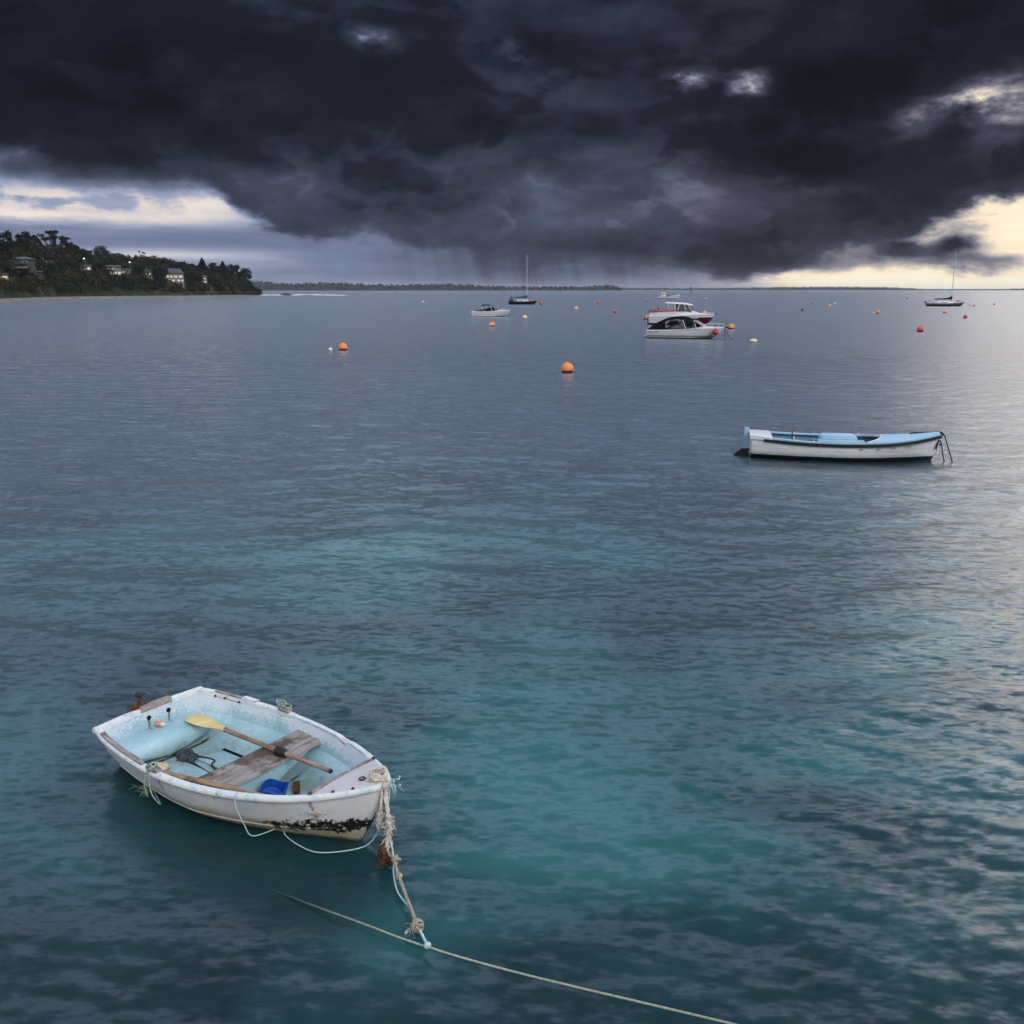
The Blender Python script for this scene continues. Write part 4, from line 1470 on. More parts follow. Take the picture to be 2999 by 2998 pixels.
mb = MB().tube([(.03, 0, .0), (.052, 0, .0), (.062, 0, 0)], [.022, .016, .008], 10)
mb.build("float_tip", principled("cream plastic", (.7, .62, .5, 1), .5), fl)
mb = MB()
mb.v = []
mb.tube([W(*q) for q in smooth_path([(1.40, -.47, .30), (1.47, -.465, .298), (1.52, -.44, .30)], 4)], [.016, .02, .022, .02, .016, .02, .018, .014, .01], 7)
tag(mb.build("red_rag", principled("faded red cloth", (.5, .08, .12, 1), .9)), "scrap of red and white cloth under the brown oar", 'rag')


# ------------------------------------------------------------------ ropes at the bow of the dinghy
def strands(mb, p, n, length, rad, rng, down=0.7, spread=0.6):
    for _ in range(n):
        d = Vector((rng.gauss(0, spread), rng.gauss(0, spread), -down + rng.gauss(0, spread * 0.6))).normalized()
        q = Vector(p) + Vector((rng.gauss(0, .012), rng.gauss(0, .012), rng.gauss(0, .012)))
        l = length * rng.uniform(.4, 1.1)
        mid = q + d * l * .5 + Vector((rng.gauss(0, .01), rng.gauss(0, .01), rng.gauss(0, .01)))
        mb.tube([q, mid, q + d * l + Vector((0, 0, -l * .25))], [rad, rad * .8, rad * .3], 4, cap=False)


rng = random.Random(21)
bow = W(2.77, 0, .56)
mb = MB()
for k in range(13):
    a0 = rng.uniform(0, 6.28)
    tilt = rng.uniform(-.7, .7)
    rx, ry = rng.uniform(.055, .075), rng.uniform(.05, .065)
    ring = []
    for a in np.linspace(0, 6.283, 15):
        v = Vector((rx * math.cos(a + a0), ry * math.sin(a + a0) * math.cos(tilt), .055 * math.sin(a + a0) * math.sin(tilt) + rng.uniform(-.008, .008)))
        ring.append(W(2.735 + v.x * .9, v.y, .568 + v.z + k * .0035))
    mb.tube(ring, .013, 7, cap=False)
strands(mb, W(2.72, -.01, .60), 130, .055, .0035, rng, -0.3, .9)
strands(mb, W(2.79, 0, .56), 90, .07, .0035, rng, .5, .8)
tag(mb.build("bow_lashing", M_FRAY), "thick frayed cream rope wound round the bow of the dinghy", 'rope')
mb = MB()
strands(mb, W(2.80, .06, .55), 16, .11, .003, rng, .3, .8)
for k in range(5):
    mb.ball(W(2.84 + rng.uniform(-.02, .05), .08 + rng.uniform(-.03, .05), .53 + rng.uniform(-.04, .05)), .008, seg=6, rings=5)
tag(mb.build("cord_ends", M_CYAN), "tuft of pale blue cord ends sticking out beside the frayed bow rope", 'cord')
# the painter, down to the clump at the water
P0 = W(2.80, .0, .53)
CL = at(1133, 2500, .10)
pts = smooth_path([P0, P0.lerp(CL, .3) + Vector((.012, -.02, -.02)), P0.lerp(CL, .62) + Vector((.02, 0, 0)), CL], 8)
mb = MB()
mb.tube(pts, [.014 + .005 * math.sin(i * 1.9) * (i > 8) for i in range(len(pts))], 9)
mb.tube([q + Vector((.013 * math.cos(i * .8), .013 * math.sin(i * .8), 0)) for i, q in enumerate(pts)], .008, 7)
for i in range(10, len(pts) - 2):
    strands(mb, pts[i], 12, .045, .003, rng, .6, .8)
tl = [W(2.79, -.03, .50), W(2.80, -.05, .42), W(2.79, -.06, .33), W(2.785, -.06, .25)]
tp = smooth_path(tl, 5)
mb.tube(tp, [.010] * 8 + [.013, .016, .018, .019, .018, .015, .012, .006], 8)
for q in tp[7:]:
    strands(mb, q, 9, .05, .003, rng, .9, .4)
tag(mb.build("painter_rope", M_FRAY), "frayed painter rope hanging from the dinghy bow to the water", 'rope')
mb = MB()
for k in range(9):
    q = CL + Vector((rng.gauss(-.012, .02), rng.gauss(0, .02), rng.uniform(-.03, .05)))
    mb.ball(q, rng.uniform(.016, .028), 1, 1, 1.4, 10, 7)
mb.v = [(x + .012 * mnoise.noise(Vector((x * 40, y * 40, z * 40))), y + .012 * mnoise.noise(Vector((y * 40, z * 40, x * 40))), z) for x, y, z in mb.v]
strands(mb, CL, 130, .07, .004, rng, .9, .5)
strands(mb, at(1122, 2520, .06), 70, .045, .004, rng, .5, .8)
tag(mb.build("weed_clump", M_WEED), "clump of brown weed caught on the painter at the water surface", 'weed')
# lower rope to the long mooring line
K0, K1, K2 = at(1150, 2512, .11), at(1168, 2565, .095), at(1217, 2695, .06)
K3 = at(1223, 2711, .06)
KX = at(1252, 2772, .045)
mb = MB()
mb.tube(smooth_path([CL + Vector((0.01, 0, .02)), K0, K1, at(1190, 2625, .08), K2, K3], 8), .0115, 8)


def knot(mb, p, r, rad, n, rng, axis=None):
    for k in range(n):
        a0 = rng.uniform(0, 6.28)
        nrm = Vector((rng.gauss(0, 1), rng.gauss(0, 1), rng.gauss(0, 1))).normalized()
        u = nrm.orthogonal().normalized()
        v = nrm.cross(u)
        mb.tube([Vector(p) + (u * math.cos(a) + v * math.sin(a)) * r * rng.uniform(.85, 1.1) for a in np.linspace(a0, a0 + 6.0, 13)], rad, 7)


knot(mb, at(1160, 2518, .11), .026, .011, 4, rng)
knot(mb, K1, .018, .010, 3, rng)
knot(mb, K3, .034, .011, 5, rng)
strands(mb, at(1212, 2712, .06), 14, .07, .003, rng, .2, .9)
tag(mb.build("tether_rope", M_ROPE), "grey knotted rope joining the painter to the long mooring rope", 'rope')
mb = MB()
mb.tube(smooth_path([K3, at(1237, 2738, .05), at(1249, 2762, .045), KX + Vector((0, 0, .012))], 6), .0085, 7)
knot(mb, KX + Vector((0, 0, .01)), .016, .008, 3, rng)
mb.tube(smooth_path([K3, at(1200, 2722, .035), at(1186, 2734, .02)], 5), [.012, .012, .011, .011, .010, .010, .009, .009, .008, .006, .004], 6)
tag(mb.build("tether_loop", M_CYAN), "pale loop tying the lowest knot to the long mooring rope", 'rope')
mb = MB()
mb.tube(smooth_path([P0 + Vector((.03, 0, -.02)), at(1134, 2400, .30), at(1143, 2455, .20), at(1153, 2510, .13), at(1153, 2560, .06), at(1165, 2612, .04), at(1195, 2652, .05)], 8), .006, 6)
tag(mb.build("thin_cord", M_CYAN), "thin pale cyan cord beside the knotted tether rope", 'cord')
mb = MB()
g0 = W(1.86, -.585, .41)
mb.tube(smooth_path([W(1.86, -.52, .41), W(1.87, -.575, .435), W(1.88, -.60, .36), W(1.91, -.56, .2), W(1.93, -.50, .08), at(818, 2425, .05), at(838, 2448, .04), at(872, 2473, .035), at(925, 2495, .035),
                     at(1000, 2493, .035), at(1068, 2478, .04), at(1100, 2448, .10), at(1117, 2418, .22), at(1126, 2380, .36)], 8), .0042, 6)
tag(mb.build("slack_cord", M_CYAN), "slack pale cord looping from the near rim through the water to the bow", 'cord')
# the long line: comes in above water on the right, goes under on the left
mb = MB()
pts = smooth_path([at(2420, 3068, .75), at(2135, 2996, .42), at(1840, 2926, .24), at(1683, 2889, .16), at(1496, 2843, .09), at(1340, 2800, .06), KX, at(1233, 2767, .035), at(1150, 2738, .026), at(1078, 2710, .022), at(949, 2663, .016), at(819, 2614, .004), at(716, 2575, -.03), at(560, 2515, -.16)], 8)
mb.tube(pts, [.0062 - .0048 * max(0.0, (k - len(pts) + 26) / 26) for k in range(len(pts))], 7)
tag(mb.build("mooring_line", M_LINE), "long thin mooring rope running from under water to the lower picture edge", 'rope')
# green rope at the near rowlock
mb = MB()
knot(mb, W(1.0, -.67, .42), .035, .008, 4, rng)
tag(mb.build("rowlock_rope", M_GREENROPE), "short knotted rope lashed on the near rowlock of the dinghy", 'rope')
mb = MB()
e0 = at(430, 2310, .03)
mb.tube(smooth_path([W(.97, -.69, .41), W(.95, -.72, .30), W(.93, -.69, .16), e0], 5), .006, 6)
mb.tube(smooth_path([W(.97, -.69, .40), W(1.03, -.72, .24), W(1.05, -.66, .12), e0 + Vector((.04, .01, 0))], 5), .005, 6)
strands(mb, e0, 60, .13, .0028, rng, .35, 1.0)
tag(mb.build("rope_tail", M_GREENROPE), "frayed green rope tail trailing in the water beside the dinghy", 'rope')


# ------------------------------------------------------------------ other boats
def hull_rows(L, B, ZS, ZK, sec, rake, n=11, nx=30, bowx=1.0, sec2=None):
    """rows from stern (x 0) to bow (x L); B, ZS, ZK: (fraction, metres); sec: (height fraction, width fraction)"""
    rows = []
    for u in list(np.linspace(0, 0.9, nx)) + [0.93, 0.96, 0.98, 0.99, 1.0]:
        b, zs, zk = spl(u, B), spl(u, ZS), spl(u, ZK)
        k = max(0, (u - 0.55) / 0.45)
        half = []
        for i in range(n):
            zf = 1 - i / (n - 1)
            yf = interp(zf, sec)
            if sec2:
                yf = yf * (1 - k) + interp(zf, sec2) * k
            half.append((u * L - rake * (1 - zf) ** bowx * k ** 2, b * yf, zk + (zs - zk) * zf))
        rows.append([(x, -y, z) for x, y, z in half] + [(x, y, z) for x, y, z in half[-2::-1]])
    return rows


def hull(L, *a, **k):
    rows = hull_rows(L, *a, **k)
    mb = MB().grid(rows)
    mb.f.append(tuple(range(len(rows[0])))); mb.mi.append(0)
    return mb


def zband(stops, scale_noise=0.0):
    """colour by height above the boat's own waterline"""
    def f(t):
        c = obj_coord(t)
        x, y, z = split(t, c)
        if scale_noise:
            z = z + (noise(t, c, 3.0, 5.0) - 0.5) * scale_noise
        lo, hi = -0.5, 2.0
        return ramp(t, (z - lo) / (hi - lo), [((q - lo) / (hi - lo), col) for q, col in stops], 'CONSTANT')
    return f


WHITE = (0.70, 0.69, 0.71, 1)
BLACK = (0.012, 0.012, 0.015, 1)
M_BLACK = principled("black gelcoat", (0.012, 0.012, 0.015, 1), 0.35, 0.4)
M_WHITE = principled("white gelcoat", lambda t: ramp(t, noise(t, obj_coord(t), 1.5, 5.0), [(0.3, (0.62, 0.62, 0.64, 1)), (0.7, (0.74, 0.74, 0.76, 1))]), 0.3, 0.45)
M_SKYBLUE = principled("pale blue deck paint", lambda t: ramp(t, noise(t, obj_coord(t), 3.0, 5.0), [(0.3, (0.25, 0.43, 0.58, 1)), (0.7, (0.33, 0.52, 0.66, 1))]), 0.5, 0.35)
M_INNERBLUE = principled("mid blue inner paint", zband([(-.5, (.012, .022, .032, 1)), (.31, (.12, .26, .38, 1))], .03), 0.6, 0.3)  # lower navy band paints in the shadow inside the skiff
M_CHROME = principled("stainless tube", (0.55, 0.55, 0.57, 1), 0.3, 0.5, metal=0.9)
M_CANVAS = principled("black canvas", (0.008, 0.008, 0.010, 1), 0.9, 0.05)
M_NAVY = principled("navy canvas", (0.012, 0.022, 0.06, 1), 0.8, 0.2)
M_BLUECOVER = principled("blue sail cover", (0.015, 0.045, 0.12, 1), 0.8, 0.2)
M_SMOKE = principled("smoked window", (0.045, 0.048, 0.058, 1), 0.15, 0.6)
M_CLEAR = principled("clear vinyl window", (0.13, 0.135, 0.15, 1), 0.25, 0.5)
M_REDPAINT = principled("red plastic", (0.45, 0.035, 0.03, 1), 0.5, 0.4)

# --- the white and pale blue skiff
SL = 4.42
s0, s1 = at(2192, 1332, 0), at(2742, 1348, 0)
skiff_yaw = math.atan2(s1.y - s0.y, s1.x - s0.x)
skiff = empty("skiff", (s0.x + 0.04, s0.y, 0), skiff_yaw)
tag(skiff, "long open white boat with pale blue deck and black rubbing strake", 'boat')
B = [(0, .50), (.1, .60), (.3, .72), (.5, .74), (.7, .66), (.85, .44), (.94, .22), (.98, .10), (1, .02)]
ZS = [(0, .52), (.25, .455), (.5, .44), (.7, .47), (.85, .53), (1, .625)]
ZK = [(0, -.15), (.5, -.2), (.9, -.15), (1, -.12)]
SEC = [(0, 0), (.1, .5), (.25, .78), (.5, .93), (.8, 1.0), (1, .99)]
SEC2 = [(0, .0), (.1, .16), (.3, .38), (.6, .68), (1, 1)]
def skiff_paint(t):
    c = obj_coord(t)
    x, y, z = split(t, c)
    n = noise(t, c, 3.0, 6.0, 0.6)
    base = ramp(t, noise(t, vec(t, x * 2.0, y, z * 9.0), 1.5, 5.0, .6), [(.35, (.66, .66, .68, 1)), (.6, (.78, .78, .80, 1))])
    scum = 1.0 - (z + (n - .5) * .14).smooth(.13, .21)
    col = mixc(t, scum * .4, base, (.33, .30, .20, 1))
    run = (noise(t, vec(t, x * 9.0, y, z * .6), 1.0, 4.0, .6).smooth(.60, .70)) * z.smooth(.15, .45)
    col = mixc(t, run * .35, col, (.36, .30, .24, 1))
    return mixc(t, 1.0 - (z + (n - .5) * .04).smooth(.105, .118), col, BLACK)


M_SKIFFHULL = principled("white hull with black antifouling", skiff_paint, 0.4, 0.4)
hull(SL, B, ZS, ZK, SEC, .22, sec2=SEC2).build("hull", M_SKIFFHULL, skiff, sharp=50)


def sk_rim(w_in, w_out, z0, z1, u0=0.0, u1=1.0, n=36):
    mb = MB()
    for sgn in (-1, 1):
        rows = []
        for u in np.linspace(u0, u1, n):
            b, z = spl(u, B), spl(u, ZS)
            wi = min(w_in, b * .95)
            rows.append([(u * SL, sgn * (b - wi), z + z0), (u * SL, sgn * (b - wi), z + z1), (u * SL, sgn * (b + w_out), z + z1), (u * SL, sgn * (b + w_out), z + z0)])
        mb.grid(rows, True)
        for q in (0, n - 1):
            base = len(mb.v) - n * 4 + q * 4
            mb.f.append((base, base + 1, base + 2, base + 3)); mb.mi.append(0)
    return mb


sk_rim(.13, .025, .0, .03, .07, .985).build("gunwale", M_SKYBLUE, skiff, sharp=30)
sk_rim(.02, .04, -.075, -.004, .06, 1.0).build("rubbing_strake", M_BLACK, skiff, sharp=30)
# a raised white-blue box on the near gunwale, amidships to forward
mb = MB()
rows_ = []
for u in np.linspace(.34, .58, 10):
    b, z = spl(u, B), spl(u, ZS)
    rows_.append([(u * SL, -b + .02, z + .03), (u * SL, -b + .03, z + .075), (u * SL, -b + .15, z + .075), (u * SL, -b + .15, z + .03)])
mb.grid(rows_, True)
mb.f += [(0, 1, 2, 3), (36, 37, 38, 39)]; mb.mi += [0, 0]
mb.build("side_locker", M_SKYBLUE, skiff, sharp=30)
# inner sides and floor
mb = MB()
rows_ = []
for u in np.linspace(.02, .72, 26):
    b, z = spl(u, B), spl(u, ZS)
    half = [(b - .03, z), (b - .06, z - .12), (max(.02, b - .12), z - .28), (max(.01, b - .26), .08), (0, .07)]
    rows_.append([(u * SL, -y, zz) for y, zz in half] + [(u * SL, y, zz) for y, zz in half[-2::-1]])
mb.grid(rows_)
mb.build("inner_skin", M_INNERBLUE, skiff, sharp=40)
# foredeck with a curved coaming edge
mb, edge_pts = MB(), []
rows_ = []
for k, v in enumerate(np.linspace(-1, 1, 17)):
    ua = .685 - .10 * abs(v) ** 2.2
    row = []
    for u in np.linspace(ua, .985, 14):
        b, z = spl(u, B), spl(u, ZS)
        row.append((u * SL, v * (b + .004), z + .032 + .05 * (1 - v * v)))
    rows_.append(row)
    edge_pts.append(row[0])
mb.grid(rows_)
fd = mb.build("foredeck", M_SKYBLUE, skiff)
MB().grid([[(x, y, z - .04), (x, y, z + .02), (x + .025, y, z + .02), (x + .025, y, z - .02)] for x, y, z in edge_pts], True).build("coaming", M_WHITE, fd, sharp=30)
MB().tube([(3.16 + .0 * a, .0 + .03 * math.cos(a), spl(.72, ZS) + .125 + .03 * math.sin(a)) for a in np.linspace(0, 6.28, 14)], .007, 6).build("deck_ring", M_CHROME, fd)
# stern deck, engine box, fittings
mb = MB()
rows_ = []
for u in np.linspace(-.012, .105, 8):
    b, z = spl(max(0, u), B), spl(max(0, u), ZS)
    rows_.append([(u * SL, v * (b + .03), z + .045 + .03 * (1 - v * v)) for v in np.linspace(-1, 1, 13)])
low_ = [[(x, y, z - .085) for x, y, z in r] for r in rows_]
mb.grid(rows_).grid([rows_[0], low_[0]]).grid([rows_[-1], low_[-1]]).grid([[r[0] for r in rows_], [r[0] for r in low_]]).grid([[r[-1] for r in rows_], [r[-1] for r in low_]])
mb.build("stern_deck", M_WHITE, skiff, sharp=40)
MB().box((2.05, .0, .37), (.86, .62, .40), bev=.09).build("engine_box", M_SKYBLUE, skiff, sharp=60)
MB().box((1.2, .0, .27), (.22, 1.1, .03)).box((2.85, .0, .27), (.22, 1.0, .03)).build("seat", M_INNERBLUE, skiff, sharp=30)
for x in (1.45, 1.62):
    MB().tube([(x, -.42, .25), (x, -.42, .50)], .012, 6).build("prop_stick", M_WHITE, skiff)
k = MB().tube([(.92, -.56, .50), (.92, -.565, .62), (.91, -.57, .72)], [.016, .014, .016], 8).build("rowlock_pin", M_RUST, skiff)
MB().tube([(.97, -.56, .44), (.955, -.57, .57)], .018, 8).build("rope_fender", M_FRAY, skiff)
# rudder and stern post
mb = MB()
mb.prism([(-.165, .69), (-.055, .69), (-.045, .45), (-.02, .1), (-.02, -.3), (-.20, -.3), (-.20, .1), (-.165, .45)], 'y', -.022, .022)
rud = mb.build("rudder", M_SKYBLUE, skiff, sharp=30)
mb = MB()
mb.prism([(-.017, .17), (-.21, .17), (-.42, -.01), (-.52, -.10), (-.52, -.3), (-.017, -.3)], 'y', -.026, .026)
mb.build("rudder_blade", M_BLACK, rud, sharp=30)
MB().tube([(-.015, -.0, .5), (-.012, 0, .1), (-.01, 0, -.15)], .03, 8).box((-.02, 0, .08), (.05, .1, .04)).build("stern_post", M_WHITE, skiff)
SM = Matrix.Translation(skiff.location) @ Matrix.Rotation(skiff_yaw, 4, 'Z')
mb = MB()
for k_, u in enumerate((.565, .655, .735, .82)):
    b, z = spl(u, B), spl(u, ZS)
    mb.box((u * SL, -b - .012, z - .12), (.07, .012, .03), rot=Matrix.Rotation(-.4, 4, 'Z'))
mb.build("side_cleat", principled("grey cleat", (.3, .3, .31, 1), .6), skiff)
tip = SM @ Vector((SL, 0, .655))
mb = MB()
mb.tube([tip + Vector((-.02, 0, .0)), tip + Vector((.06, -.03, -.06)), at(2790, 1353, .0) + Vector((0, 0, -.02))], .014, 7)
tag(mb.build("bow_rope", M_BLACKROPE), "outer black rope dropping from the bow tip of the long white boat", 'rope', 'ropes at the skiff bow')
q0 = SM @ Vector((SL - .04, -.02, .50))
mb = MB()
mb.tube(smooth_path([q0, q0 + Vector((.05, -.02, -.12)), q0.lerp(at(2766, 1353, 0), .6), at(2766, 1353, -.02)], 5), .013, 7)
mb.tube(smooth_path([q0 + Vector((-.02, -.02, 0)), q0 + Vector((-.08, -.06, -.10)), q0 + Vector((-.10, -.06, -.22))], 4), .02, 7)
knot(mb, q0 + Vector((.02, -.02, -.1)), .025, .012, 3, rng)
tag(mb.build("bow_rope", M_BLACKROPE), "inner knotted black rope hanging below the bow of the long white boat", 'rope', 'ropes at the skiff bow')
mb = MB()
mb.tube([SM @ Vector((x, y, z)) for x, y, z in smooth_path([(3.72, .10, spl(.84, ZS) + .10), (3.95, .13, spl(.89, ZS) + .09), (4.2, .06, spl(.95, ZS) + .075), (4.38, .0, .685), (4.46, -.02, .63)], 6)],
        [.018 + .008 * math.sin(i * 2.1) for i in range(25)], 7)
tag(mb.build("deck_rope", M_BLACKROPE), "dark rope laid along the pale blue foredeck of the long white boat", 'rope')


# --- cabin runabouts
def runabout_hull(root, L, beam, zs0, zs1, mat, deck_mat, stripe=True):
    B = [(0, beam * .46), (.3, beam * .5), (.55, beam * .49), (.75, beam * .40), (.88, beam * .24), (.96, beam * .10), (1, .03)]
    ZS = [(0, zs0), (.4, zs0 + (zs1 - zs0) * .25), (.75, zs0 + (zs1 - zs0) * .8), (1, zs1)]
    ZK = [(0, -.22), (.6, -.22), (.85, -.05), (1, .32)]
    SEC = [(0, 0), (.18, .62), (.26, .86), (.6, .94), (.8, 1.0), (1, .98)]
    SEC2 = [(0, 0), (.2, .30), (.4, .52), (.75, .86), (1, 1)]
    h = hull(L, B, ZS, ZK, SEC, L * .085, sec2=SEC2, bowx=1.3).build("hull", mat, root, sharp=30)
    mb = MB()
    rows = []
    for u in np.linspace(.0, .985, 30):
        b, z = spl(u, B), spl(u, ZS)
        k = max(0, (u - .42) / .3)
        rise = .16 * min(1, k) * (1 - max(0, (u - .72) / .28))
        rows.append([(u * L, v * (b + .015), z + .02 + rise * (1 - v * v) ** .6) for v in np.linspace(-1, 1, 13)])
    mb.grid(rows)
    mb.build("deck", deck_mat, root, sharp=45)
    mb = MB()
    for sgn in (-1, 1):
        mb.grid([[(u * L, sgn * (spl(u, B) - .02), spl(u, ZS) + .055), (u * L, sgn * (spl(u, B) + .05), spl(u, ZS) + .045), (u * L, sgn * (spl(u, B) + .055), spl(u, ZS) - .05), (u * L, sgn * (spl(u, B) - .02), spl(u, ZS) - .05)] for u in np.linspace(0, 1, 30)], True)
    mb.build("gunwale", deck_mat, root, sharp=40)
    return B, ZS


def arch_cover(stations, nv=15, flat=2.6):
    """stations: (x, half width, base z, top z)"""
    mb = MB()
    rows = []
    for x, w, zb, zt_ in stations:
        row = []
        for v in np.linspace(-1, 1, nv):
            a = abs(v)
            row.append((x, w * (v if a < .72 else math.copysign(.72 + (a - .72) * 1.0, v)), zb + (zt_ - zb) * (1 - a ** flat)))
        rows.append(row)
    mb.grid(rows)
    mb.f.append(tuple(range(nv))); mb.mi.append(0)
    mb.f.append(tuple(range(len(mb.v) - nv, len(mb.v)))[::-1]); mb.mi.append(0)
    return mb


def side_patch(pts, sgn, y_of, off=.02):
    """a thin panel following the side of a cover; pts: (x, z)"""
    mb = MB()
    n = len(pts)
    A = [(x, sgn * (y_of(x, z) + off), z) for x, z in pts]
    C_ = [(x, sgn * (y_of(x, z) - .01), z) for x, z in pts]
    mb.add(A + C_, [tuple(range(n)), tuple(range(n, 2 * n))[::-1]] + [(i, (i + 1) % n, n + (i + 1) % n, n + i) for i in range(n)])
    return mb


def bow_rail(root, L, B, ZS, u0=.62, h=.38):
    mb = MB()
    for sgn in (-1, 1):
        pts = [(u * L, sgn * max(.02, spl(u, B) - .06), spl(u, ZS) + h) for u in np.linspace(u0 + .04, 1.0, 10)]
        mb.tube([(u0 * L, sgn * (spl(u0, B) - .06), spl(u0, ZS) + .03)] + pts, .018, 6)
        for u in (.72, .82, .92, .985):
            mb.tube([(u * L, sgn * max(.02, spl(u, B) - .06), spl(u, ZS) + .02), (u * L, sgn * max(.02, spl(u, B) - .06), spl(u, ZS) + h)], .014, 5)
    mb.build("bow_rail", M_CHROME, root)


M_CRUISER = principled("white hull with dark lines", zband([(-.5, BLACK), (.07, (.62, .62, .64, 1)), (.13, BLACK), (.185, (.62, .62, .64, 1)), (.22, (.10, .10, .12, 1)), (.25, WHITE)]), 0.3, 0.45)
c0, c1 = at(1894, 989, 0), at(2112, 984, 0)
CY = R(-20)
CL_ = 6.35
cr = empty("cabin_cruiser", (c0.x + .3, c0.y + .8, 0), CY)
tag(cr, "white runabout under a black canopy, nearest of the moored powerboats", 'motorboat')
B1, ZS1 = runabout_hull(cr, CL_, 2.3, .62, .90, M_CRUISER, M_WHITE)
st = [(.04, 1.0, .76, .86), (.35, 1.03, .76, 1.10), (.9, 1.05, .77, 1.34), (1.5, 1.05, .78, 1.56), (2.0, 1.05, .79, 1.66), (2.7, 1.04, .80, 1.70), (3.3, 1.02, .84, 1.66), (3.7, .98, .88, 1.52), (4.05, .92, .93, 1.28), (4.35, .84, .98, 1.04)]


def cz(z):
    return .64 + (z - .76) * 1.25


st = [(x, w, cz(zb), cz(zt_)) for x, w, zb, zt_ in st]
can = arch_cover(st, flat=3.4).build("canopy", M_CANVAS, cr, sharp=60)


def yc(x, z):
    w, zb, zt_ = (float(np.interp(x, [s[0] for s in st], [s[k] for s in st])) for k in (1, 2, 3))
    f = min(.999, max(0, (z - zb) / max(.01, zt_ - zb)))
    return w * (1 - f) ** (1 / 3.4)


for sgn in (-1, 1):
    side_patch([(x, cz(z)) for x, z in ((1.62, .92), (1.50, 1.30), (1.75, 1.42), (2.55, 1.50), (2.95, 1.42))], sgn, yc).build("side_window", M_CLEAR, can, smooth=False)
    side_patch([(x, cz(z)) for x, z in ((1.85, .88), (2.98, 1.36), (3.18, .90))], sgn, yc).build("side_window", M_SMOKE, can, smooth=False)
    side_patch([(x, cz(z)) for x, z in ((3.12, 1.44), (3.35, .92), (4.05, .98), (3.85, 1.30), (3.6, 1.46))], sgn, yc).build("side_window", M_SMOKE, can, smooth=False)
    mb = MB()
    for a, b in (((2.97, cz(1.46)), (3.3, cz(.88))), ((3.82, cz(1.42)), (4.14, cz(.96)))):
        mb.tube([(a[0], sgn * (yc(*a) + .03), a[1]), (b[0], sgn * (yc(*b) + .03), b[1])], .025, 6)
    mb.build("window_frame", M_WHITE, can)
mb = MB()
mb.add([(x, y, cz(z)) for x, y, z in ((3.95, -.62, 1.40), (3.95, .62, 1.40), (4.62, .7, 1.09), (4.62, -.7, 1.09), (4.0, -.62, 1.36), (4.0, .62, 1.36), (4.6, .7, 1.06), (4.6, -.7, 1.06))], [(0, 1, 2, 3), (7, 6, 5, 4), (0, 3, 7, 4), (1, 5, 6, 2), (3, 2, 6, 7), (0, 4, 5, 1)])
ws = mb.build("windscreen", M_CLEAR, cr, smooth=False)
mb = MB()
for sgn in (-1, 1):
    mb.tube([(3.9, sgn * .64, cz(1.42)), (4.66, sgn * .72, cz(1.07))], .022, 6)
mb.tube([(4.64, -.72, cz(1.08)), (4.64, .72, cz(1.08))], .022, 6)
mb.build("windscreen_frame", M_WHITE, ws)
bow_rail(cr, CL_, B1, ZS1, .72, .34)
MB().box((CL_ + .08, 0, .92), (.5, .26, .06), bev=.02).build("bowsprit", M_BLACK, cr)
MB().tube([(CL_ + .1, 0, .98), (CL_ + .38, 0, .94), (CL_ + .3, .1, .88), (CL_ + .38, 0, .94), (CL_ + .3, -.1, .88)], .025, 6).build("anchor", M_BLACK, cr)
MB().box((-.12, 0, .22), (.25, 1.7, .06), bev=.02).build("swim_platform", M_WHITE, cr)
mk = MB()
for i, w in enumerate((.10, .06, .09, .05, .08, .10, .05)):
    mk.box((.22 + i * .13, -1.098 - .004 * i, .50), (w, .012, .045), rot=Matrix.Rotation(-.035, 4, 'Z'))
for i, w in enumerate((.16, .05, .2, .12, .04, .2, .15)):
    u = (3.0 + i * .22) / CL_
    mk.box((3.0 + i * .22, -spl(u, B1) - .06, spl(u, ZS1) - .01 + .02 * (i % 2)), (w * .7, .012, .045), rot=Matrix.Rotation(-.1, 4, 'Z'))
mk.build("side_marking", M_BLACK, cr, smooth=False)
CM = Matrix.Translation(cr.location) @ Matrix.Rotation(CY, 4, 'Z')
fp = CM @ Vector((5.72, -.80, .56))
fb = empty("ball_fender", fp)
tag(fb, "red ball fender hanging at the bow of the black-canopied runabout", 'fender')
MB().lathe([(.001, -.26), (.12, -.24), (.22, -.14), (.25, .0), (.22, .14), (.12, .23), (.05, .27), (.05, .32), (.001, .32)], (0, 0, 0), 14).build("ball", M_REDPAINT, fb)
MB().tube([(0, 0, .31), (-.02, .12, .5)], .02, 6).build("lanyard", M_BLACKROPE, fb)
mb = MB()
mb.tube([CM @ Vector(q) for q in smooth_path([(6.3, -.05, .9), (6.55, -.2, .5), (7.0, -.7, .04), (7.3, -.9, -.03)], 5)], .022, 6)
mb.tube([CM @ Vector(q) for q in [(6.35, .0, .9), (6.38, -.02, .4), (6.4, -.05, -.05)]], .016, 6)
tag(mb.build("mooring_rope", M_BLACKROPE), "dark mooring ropes from the bow of the black-canopied runabout", 'rope')
mb = MB()
for k_ in range(5):
    mb.tube([CM @ Vector((5.9 + k_ * .15, .25 - k_ * .05, 1.2)), CM @ Vector((6.0 + k_ * .17, .2 - k_ * .05, 1.5 + .04 * k_))], .012, 5)
tag(mb.build("rod_bundle", M_BLACKROPE), "small bundle of thin rods standing on the bow of the black-canopied runabout", 'rods')

